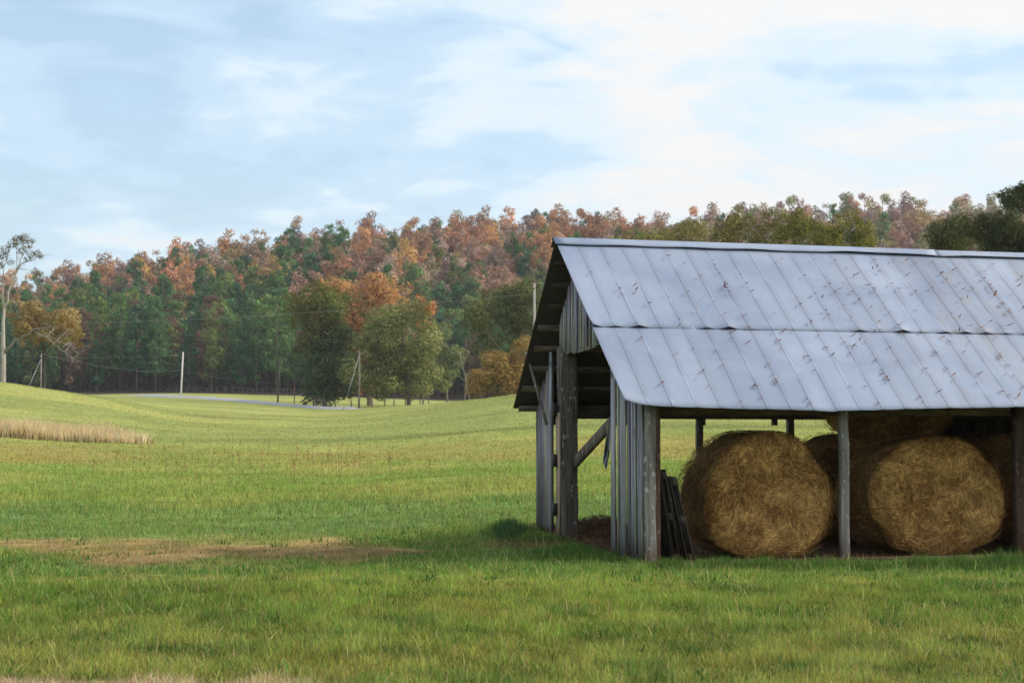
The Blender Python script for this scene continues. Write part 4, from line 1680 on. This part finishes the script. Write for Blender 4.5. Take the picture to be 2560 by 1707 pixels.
solo_tree('oak_tree', 'broad olive green oak with rounded crown and low hanging branches beside the leaning pole guard', 1022, 1008, 294, 752,
          rblobs(5, 1000, 845, 78, 88, 38, 24, 38, 3.4) + rblobs(6, 988, 930, 108, 52, 26, 22, 34, 3.0) + [(1010, 775, 30, 0), (975, 780, 26, 0), (940, 860, 30, -1), (895, 880, 34, -1), (885, 935, 34, -1), (1060, 975, 22, -1), (950, 985, 18, -1)],
          36000, .42, (.128, .136, .050), trunk_r=.38, limbs=10, seed=23, hole=.06, group='trees by the lane', barkcol=(.6, .55, .5))
solo_tree('maple_tree', 'small bright orange tree peeping out behind the green oak', 1058, 1004, 330, 745,
          rblobs(7, 1062, 785, 26, 38, 9, 12, 20, 1.5), 3500, .36, (.29, .135, .05), trunk_r=.22, seed=24, group='trees by the lane')
solo_tree('oak_tree', 'loose grey-green tree at the outer edge of the lane group, next to leaning bare stems', 1118, 1000, 325, 800,
          rblobs(8, 1112, 890, 38, 88, 16, 18, 28, 2.0), 13000, .36, (.115, .135, .060), trunk_r=.22, seed=25, hole=.12, group='trees by the lane')
solo_tree('oak_tree', 'large dark olive oak standing behind the tall grey utility pole', 1278, 990, 238, 715,
          rblobs(9, 1280, 800, 90, 72, 26, 24, 38, 3.0) + [(1215, 870, 28, 0), (1240, 905, 28, 0), (1340, 740, 34, 0), (1380, 800, 40, 0)], 26000, .30, (.075, .085, .032), trunk_r=.4, seed=26, hole=.06, group='trees beside the barn gable')
solo_tree('maple_tree', 'low rounded orange-brown tree on the grassy rise beside the barn', 1250, 990, 214, 840,
          rblobs(10, 1238, 938, 60, 46, 18, 20, 32, 2.2) + [(1310, 880, 32, .5), (1320, 930, 40, 0), (1290, 950, 30, -.5), (1312, 855, 20, .5)], 20000, .26, (.160, .108, .036), trunk_r=.25, seed=27, hole=.04, group='trees beside the barn gable')
# behind the barn roof
solo_tree('oak_tree', 'low yellowish green tree showing just above the barn ridge near its end', 1560, 985, 182, 560, rblobs(11, 1600, 632, 84, 42, 16, 18, 28, 2), 9000, .24, (.105, .102, .030), GB, .3, seed=31, hole=.06)
solo_tree('oak_tree', 'yellow-green tree with a tall thin top above the barn ridge', 1760, 985, 190, 500, rblobs(12, 1720, 612, 82, 52, 26, 18, 30, 2) + [(1748, 556, 16, 0)], 11000, .24, (.115, .104, .032), GB, .3, seed=32, hole=.08)
solo_tree('oak_tree', 'olive tree above the middle of the barn roof, behind its brighter neighbour', 1880, 985, 178, 510, rblobs(13, 1880, 592, 92, 58, 30, 18, 30, 2.4), 12000, .23, (.095, .085, .028), GB, .35, seed=33, hole=.08)
solo_tree('oak_tree', 'bright olive-yellow rounded tree above the middle of the barn roof', 2060, 985, 160, 530, rblobs(14, 2055, 600, 114, 62, 36, 18, 30, 2.6), 17000, .21, (.105, .100, .026), GB, .38, seed=34, hole=.07)
solo_tree('oak_tree', 'dark green rounded tree lower than the tall dark one beside it, behind the barn ridge', 2370, 985, 128, 548, rblobs(15, 2375, 618, 74, 70, 26, 18, 30, 2), 13000, .18, (.050, .056, .020), GB, .3, seed=35, hole=.05)
solo_tree('oak_tree', 'tallest dark green tree towering behind the barn roof at the picture edge', 2580, 985, 118, 465, rblobs(16, 2570, 590, 130, 112, 38, 22, 38, 3) + [(2545, 482, 14, 0), (2560, 470, 12, 0)], 24000, .18, (.036, .042, .018), GB, .45, seed=36, hole=.05)
solo_tree('oak_tree', 'thin dark green tree squeezed between the two dark trees behind the barn', 2450, 985, 135, 570, rblobs(17, 2470, 625, 40, 46, 10, 16, 26, 1.5), 6000, .18, (.060, .058, .022), GB, .25, seed=37, hole=.07)
# orange tree behind the bare one
solo_tree('maple_tree', 'golden orange tree behind the low limb of the bare tree', 110, 985, 250, 745, rblobs(18, 120, 800, 75, 46, 18, 18, 30, 2.4) + [(60, 830, 28, 0), (160, 780, 26, 0), (185, 830, 22, 0)], 15000, .30, (.205, .148, .064), None, .2, seed=38, hole=.08, barkcol=(.35, .3, .28))


# leaning bare stems right of the lane group
def bare_stem(px0, py0, px1, py1, d, label):
    a, b = at(px0, py0, d), at(px1, py1, d)
    a.z = gz(a.x, d) - .1
    mb = MB()
    mb.tube([a, a.lerp(b, .5) + Vector((.1, 0, .1)), b], [.13, .09, .04], 6, 0, (1.5, 1.5, 1.55))
    for t, dx in ((.55, 2.2), (.7, -1.6), (.82, 1.4)):
        p = a.lerp(b, t)
        mb.tube([p, p + Vector((dx * .5, 0, .9)), p + Vector((dx, 0, 1.3))], [.05, .035, .015], 4, 0, (1.5, 1.5, 1.55))
    tag(mb.build('bare_tree', M_BARK, None, True), label, 'tree', 'bare trees between the lane and the barn')


bare_stem(1178, 995, 1148, 880, 300, 'thin grey bare tree leaning over beside the grey-green tree')
bare_stem(1160, 996, 1166, 930, 318, 'shorter grey bare stem next to the leaning bare tree')


def bare_left_tree():
    d = 166
    bx = hx(8, d)
    z0 = gz(bx, d)
    o = empty('bare_tree', (bx, d, z0))
    tag(o, 'pale forked tree with few leaves and a long drooping bare limb on the hilltop', 'tree')
    def P(px, py, off=0.0):
        p = at(px, py, d)
        return (p.x - bx, off, p.z - z0)
    k = d / F
    r3 = np.random.default_rng(4)
    mb = MB()
    pale, dk = (1, 1, 1), (.55, .5, .48)
    def br(pts, w, col=pale, off=(0, 0)):
        n = len(pts)
        q = [P(a, b, off[0] + (off[1] - off[0]) * i / (n - 1)) for i, (a, b) in enumerate(pts)]
        # smooth
        qq = []
        for i in range(n - 1):
            for t in (0, .5):
                qq.append(tuple(np.array(q[i]) * (1 - t) + np.array(q[i + 1]) * t))
        qq.append(q[-1])
        L_ = np.linalg.norm(np.array(qq[0]) - np.array(qq[-1]))
        qq = [tuple(np.array(p) + (r3.normal(0, .018, 3) * min(L_, 4.0) if 0 < i < len(qq) - 1 and w[0] < 20 else 0)) for i, p in enumerate(qq)]
        if w[0] < 8.1:
            for i in range(2, len(qq)):
                for _ in range(2):
                    dv = np.array(qq[i]) - np.array(qq[i - 1])
                    dv = dv / max(np.linalg.norm(dv), 1e-6) + r3.normal(0, .55, 3)
                    le = r3.uniform(.25, .9)
                    p0 = np.array(qq[i])
                    mb.tube([tuple(p0), tuple(p0 + dv * le * .5 + np.array((0, 0, .04))), tuple(p0 + dv * le + r3.normal(0, .08, 3))], [.022, .016, .010], 3, 0, tuple(np.array(col) * .8))
        rr = np.maximum(np.linspace(w[0], w[1], len(qq)) * .56, 1.5) * k / 2
        mb.tube(qq, list(rr), 7, 0, col)
    br([(8, 965), (8, 945), (9, 900), (8, 850), (8, 800), (12, 758)], (26, 11))
    br([(2, 950), (4, 905), (3, 870), (5, 840)], (18, 14), dk, (.1, .1))
    br([(11, 775), (22, 730), (33, 695), (42, 675), (48, 672)], (8, 5))
    br([(42, 676), (50, 660), (66, 655), (80, 648), (95, 640)], (5, 1.5), (.7, .65, .6), (0, .4))
    br([(42, 676), (48, 660), (56, 640), (62, 615), (68, 600)], (5, 1.3), (.7, .65, .6), (0, -.5))
    br([(40, 678), (41, 650), (38, 620), (34, 600)], (3.5, 1.0), (.7, .65, .6), (0, .6))
    br([(11, 770), (8, 720), (0, 690), (-8, 670)], (8, 5))
    br([(4, 705), (10, 670), (18, 640), (24, 612)], (5, 1.2), (.7, .65, .6), (0, .3))
    br([(0, 690), (-15, 650), (-22, 620)], (4, 1.2), (.7, .65, .6), (0, -.3))
    br([(8, 835), (-8, 828), (-30, 815)], (6, 3))
    br([(12, 745), (-2, 740), (-20, 728)], (4, 2))
    # low limb
    br([(10, 885), (22, 868), (40, 853), (62, 840), (86, 828), (108, 822), (130, 820), (152, 823), (164, 815)], (13, 3), (.50, .46, .44), (0, -1))
    br([(92, 832), (112, 842), (130, 853), (150, 868), (168, 880), (180, 892), (192, 896), (202, 892), (205, 884)], (5, 1.4), (.8, .78, .76), (-.5, -1.2))
    br([(92, 832), (118, 838), (140, 848), (160, 857), (178, 866), (196, 868)], (4, 1.2), (.75, .73, .7), (-.5, .5))
    for a, b, c_, e in ((140, 862, 165, 828), (150, 868, 178, 820), (122, 846, 132, 822), (160, 872, 186, 850), (168, 878, 180, 856), (152, 858, 170, 838)):
        br([(a, b), ((a + c_) / 2, (b + e) / 2 - 2), (c_, e)], (2.2, .8), (1.0, .98, .95), (-.8, .4))
    mb.build('trunk', M_PALEBARK, o, True)
    r2 = np.random.default_rng(77)
    mb = MB()
    bl = []
    for (px, py, r) in ((30, 608, 12), (45, 600, 13), (62, 596, 12), (70, 612, 10), (80, 636, 10), (95, 634, 9), (100, 640, 7), (18, 625, 12), (8, 640, 12), (55, 625, 11), (66, 645, 8), (0, 662, 9), (-12, 640, 12), (-25, 620, 12), (25, 655, 8), (78, 600, 8)):
        p = P(px, py)
        bl.append((p[0], r2.uniform(-.5, .5), p[2], r * k * 1.15))
    crown(mb, bl, 4200, .125, r2, lambda p: np.where((r2.uniform(0, 1, len(p)) < .4)[:, None], np.array((1.8, 1.1, .8)), np.array((1., 1., 1.))), 0, .3, .12)
    bl = []
    for (px, py, r) in ((150, 808, 10), (165, 800, 11), (180, 812, 12), (195, 825, 11), (205, 840, 9), (190, 850, 12), (200, 862, 8), (175, 835, 10), (165, 850, 8)):
        p = P(px, py)
        bl.append((p[0], r2.uniform(-1.2, .3), p[2], r * k))
    crown(mb, bl, 3400, .12, r2, lambda p: np.tile(np.array((2.9, 1.5, 1.2)), (len(p), 1)), 0, .3, .14)
    c = mb.build('crown', M_LEAF, o)
    c.color = (.115, .115, .045, 1)


bare_left_tree()


# ------------------------------------------------------------------ poles, wires, fences
def pole(px, top_py, d, w_px, label, col, base_py=None, arm=False, guy=None, lean=0.0, cap=None):
    x = hx(px, d)
    z0 = gz(x, d)
    o = empty('utility_pole', (x, d, z0))
    tag(o, label, 'pole', 'utility poles across the field')
    zt = z_of(top_py, d) - z0
    r = w_px * d / F / 2
    MB().tube([(lean * 0, 0, -.4), (lean * .5, 0, zt * .5), (lean, 0, zt)], [r * 1.15, r, r * .82], 10, 0, col).build('shaft', M_POLE, o, True)
    if arm:
        mb = MB()
        mb.beam((-.75 + lean, 0, zt - .35), (.75 + lean, 0, zt - .35), .09, .11, (0, 0, 1), 0, col)
        mb.build('crossarm', M_POLE, o)
        for q in (-.65, 0, .65):
            MB().tube([(q + lean, 0, zt - .30), (q + lean, 0, zt - .14)], [.05, .035], 6).build('insulator', M_IRON, o)
    else:
        MB().tube([(lean, -r * .9, zt - .5), (lean, -r * 2.2, zt - .42)], [.06, .05], 6).build('insulator', M_IRON, o)
    if guy:
        gx = hx(guy, d - 4)
        MB().tube([(lean, 0, zt - .5), (gx - x, -4, gz(gx, d - 4) - z0)], .035 if d > 200 else .03, 4).build('guy_wire', M_WIRE, o)
    return Vector((x + lean, d, z0 + zt))


p_left = pole(102, 884, 190, 2.6, 'short grey utility pole with a guy wire on the hilltop, nearest the bare tree', (2.0, 2.0, 2.0), guy=72)
p_white = pole(452, 880, 333, 3.8, 'bright white pole at the lane bend in front of the dark pines', (4.2, 4.2, 4.3), lean=.35)
p_dark = pole(694, 905, 318, 4.0, 'dark slim pole standing on the far side of the lane', (.45, .42, .40), lean=.35)
p_mid = pole(898, 878, 284, 4.6, 'brown utility pole with crossarm and guy wire in front of the oaks', (1.0, .92, .85), arm=True, guy=858)
p_near = pole(1336, 708, 158, 7.0, 'tall grey utility pole close to the barn roof', (1.9, 1.95, 1.9))


def fence_post_single():
    x, d = hx(736, 308), 308
    z = gz(x, d)
    mb = MB()
    top = z_of(956, d)
    mb.tube([(x, d, z - .2), (x, d, z + (top - z) * .45)], [.085, .08], 7, 0, (.5, .45, .42))
    mb.tube([(x, d, z + (top - z) * .45), (x, d, top)], [.08, .06], 7, 0, (1.6, .9, .7))
    for s in (-.28, .28):
        mb.tube([(x, d, top), (x + s, d, top + .14)], .03, 4, 0, (1.4, 1.3, 1.2))
    tag(mb.build('utility_post', M_POLE, None), 'short reddish post with forked top in the far field beyond the lane', 'post')


fence_post_single()


def guy_guard():
    d = 283
    a, b = at(858, 1031, d), at(867, 992, d)
    a.z = gz(a.x, d) - .05
    mb = MB()
    mb.tube([a, b], [.09, .08], 8)
    tag(mb.build('guy_guard', plain_mat('yellow_plastic', (.85, .74, .06), .5, 0, .1)), 'leaning yellow guy wire guard beside the lane end', 'pole guard')


guy_guard()


def wire(a, b, sag, label, r=.014):
    mb = MB()
    pts = []
    for i in range(25):
        t = i / 24
        p = Vector(a).lerp(Vector(b), t)
        p.z -= sag * 4 * t * (1 - t)
        pts.append(p)
    mb.tube(pts, r, 4)
    tag(mb.build('power_line', M_WIRE, None), label, 'wire', 'overhead wires')


far_left = at(-250, 800, 330)
wire(p_near - Vector((0, 0, .9)), p_near.lerp(at(-300, 795, 300), 1.0), 1.6, 'long thin overhead wire running left from the tall grey pole', .010)
wire(p_near, at(3200, 640, 60), .5, 'overhead wire from the tall grey pole running behind the barn', .009)
wire(p_left, p_white - Vector((0, 0, 3.2)), .9, 'wire from the hilltop pole down to the white pole', .009)
wire(p_white - Vector((0, 0, .5)), at(-300, 850, 300), 1.5, 'wire running from the top of the white pole across the pines', .008)
wire(p_white - Vector((0, 0, 3.4)), p_dark - Vector((0, 0, 3.6)), .5, 'wire between the white pole and the dark slim pole', .008)
wire(p_mid, p_dark - Vector((0, 0, .4)), .7, 'wire between the crossarm pole and the dark slim pole', .008)


def fence(pts_px, d0, d1, n, hgt, label, rails=2, tint=(1, 1, 1), r=.07, skip=()):
    o = empty('fence', (hx(pts_px[0], d0), d0, 0))
    tag(o, label, 'fence')
    x0, y0 = o.location.x, o.location.y
    P = []
    for k in range(n):
        t = k / (n - 1)
        d = d0 + (d1 - d0) * t
        x = hx(pts_px[0] + (pts_px[1] - pts_px[0]) * t, d) + random.uniform(-.4, .4)
        z = gz(x, d)
        h = hgt * random.uniform(.85, 1.12)
        P.append((x - x0, d - y0, z, h))
        if k not in skip:
            MB().tube([(x - x0, d - y0, z - .2), (x - x0 + random.uniform(-.06, .06), d - y0, z + h)], [r, r * .85], 6, 0, tint).build('fence_post', M_POLE, o)
    for q in range(rails):
        f = (q + 1) / rails * .92
        mb = MB()
        mb.tube([(p[0], p[1] - r, p[2] + p[3] * f) for p in P], .010, 4)
        mb.build('fence_wire', M_WIRE, o)
    return o


fence((786, 1075), 296, 300, 11, 1.35, 'old dark fence posts with wire under the lane oaks', 2, (.5, .46, .44), .10)
fence((420, 775), 436, 418, 16, 1.6, 'pale wire fence along the edge of the pine wood', 2, (.55, .55, .58), .06)


def gate():
    x, d = hx(796, 297), 297
    z = gz(x, d)
    o = empty('wooden_gate', (x, d, z))
    tag(o, 'small dark wooden gate under the evergreen by the lane', 'gate')
    for q in (-.8, .8):
        MB().box((q - .09, -.09, -.2), (q + .09, .09, 1.9), 0, (.3, .27, .26)).build('gate_post', M_POLE, o)
    for h in (.35, .8, 1.25, 1.65):
        MB().box((-.71, -.03, h), (.71, .03, h + .14), 0, (.3, .27, .26)).build('rail', M_POLE, o)


gate()


# ------------------------------------------------------------------ air
def haze():
    mb = MB()
    mb.box((-4100, -4100, -6), (4100, 4100, 170))
    m = bpy.data.materials.new('thin_haze')
    m.use_nodes = True
    t = m.node_tree
    t.nodes.clear()
    out = N(t, 'ShaderNodeOutputMaterial')
    pv = N(t, 'ShaderNodeVolumePrincipled')
    pv.inputs['Color'].default_value = (.90, .93, .98, 1)
    pv.inputs['Density'].default_value = 0.00012
    pv.inputs['Anisotropy'].default_value = 0.2
    L(t, pv.outputs[0], out.inputs['Volume'])
    o = mb.build('haze', m)
    tag(o, 'thin bluish haze in the air over the far woods', None, None, 'stuff')


haze()
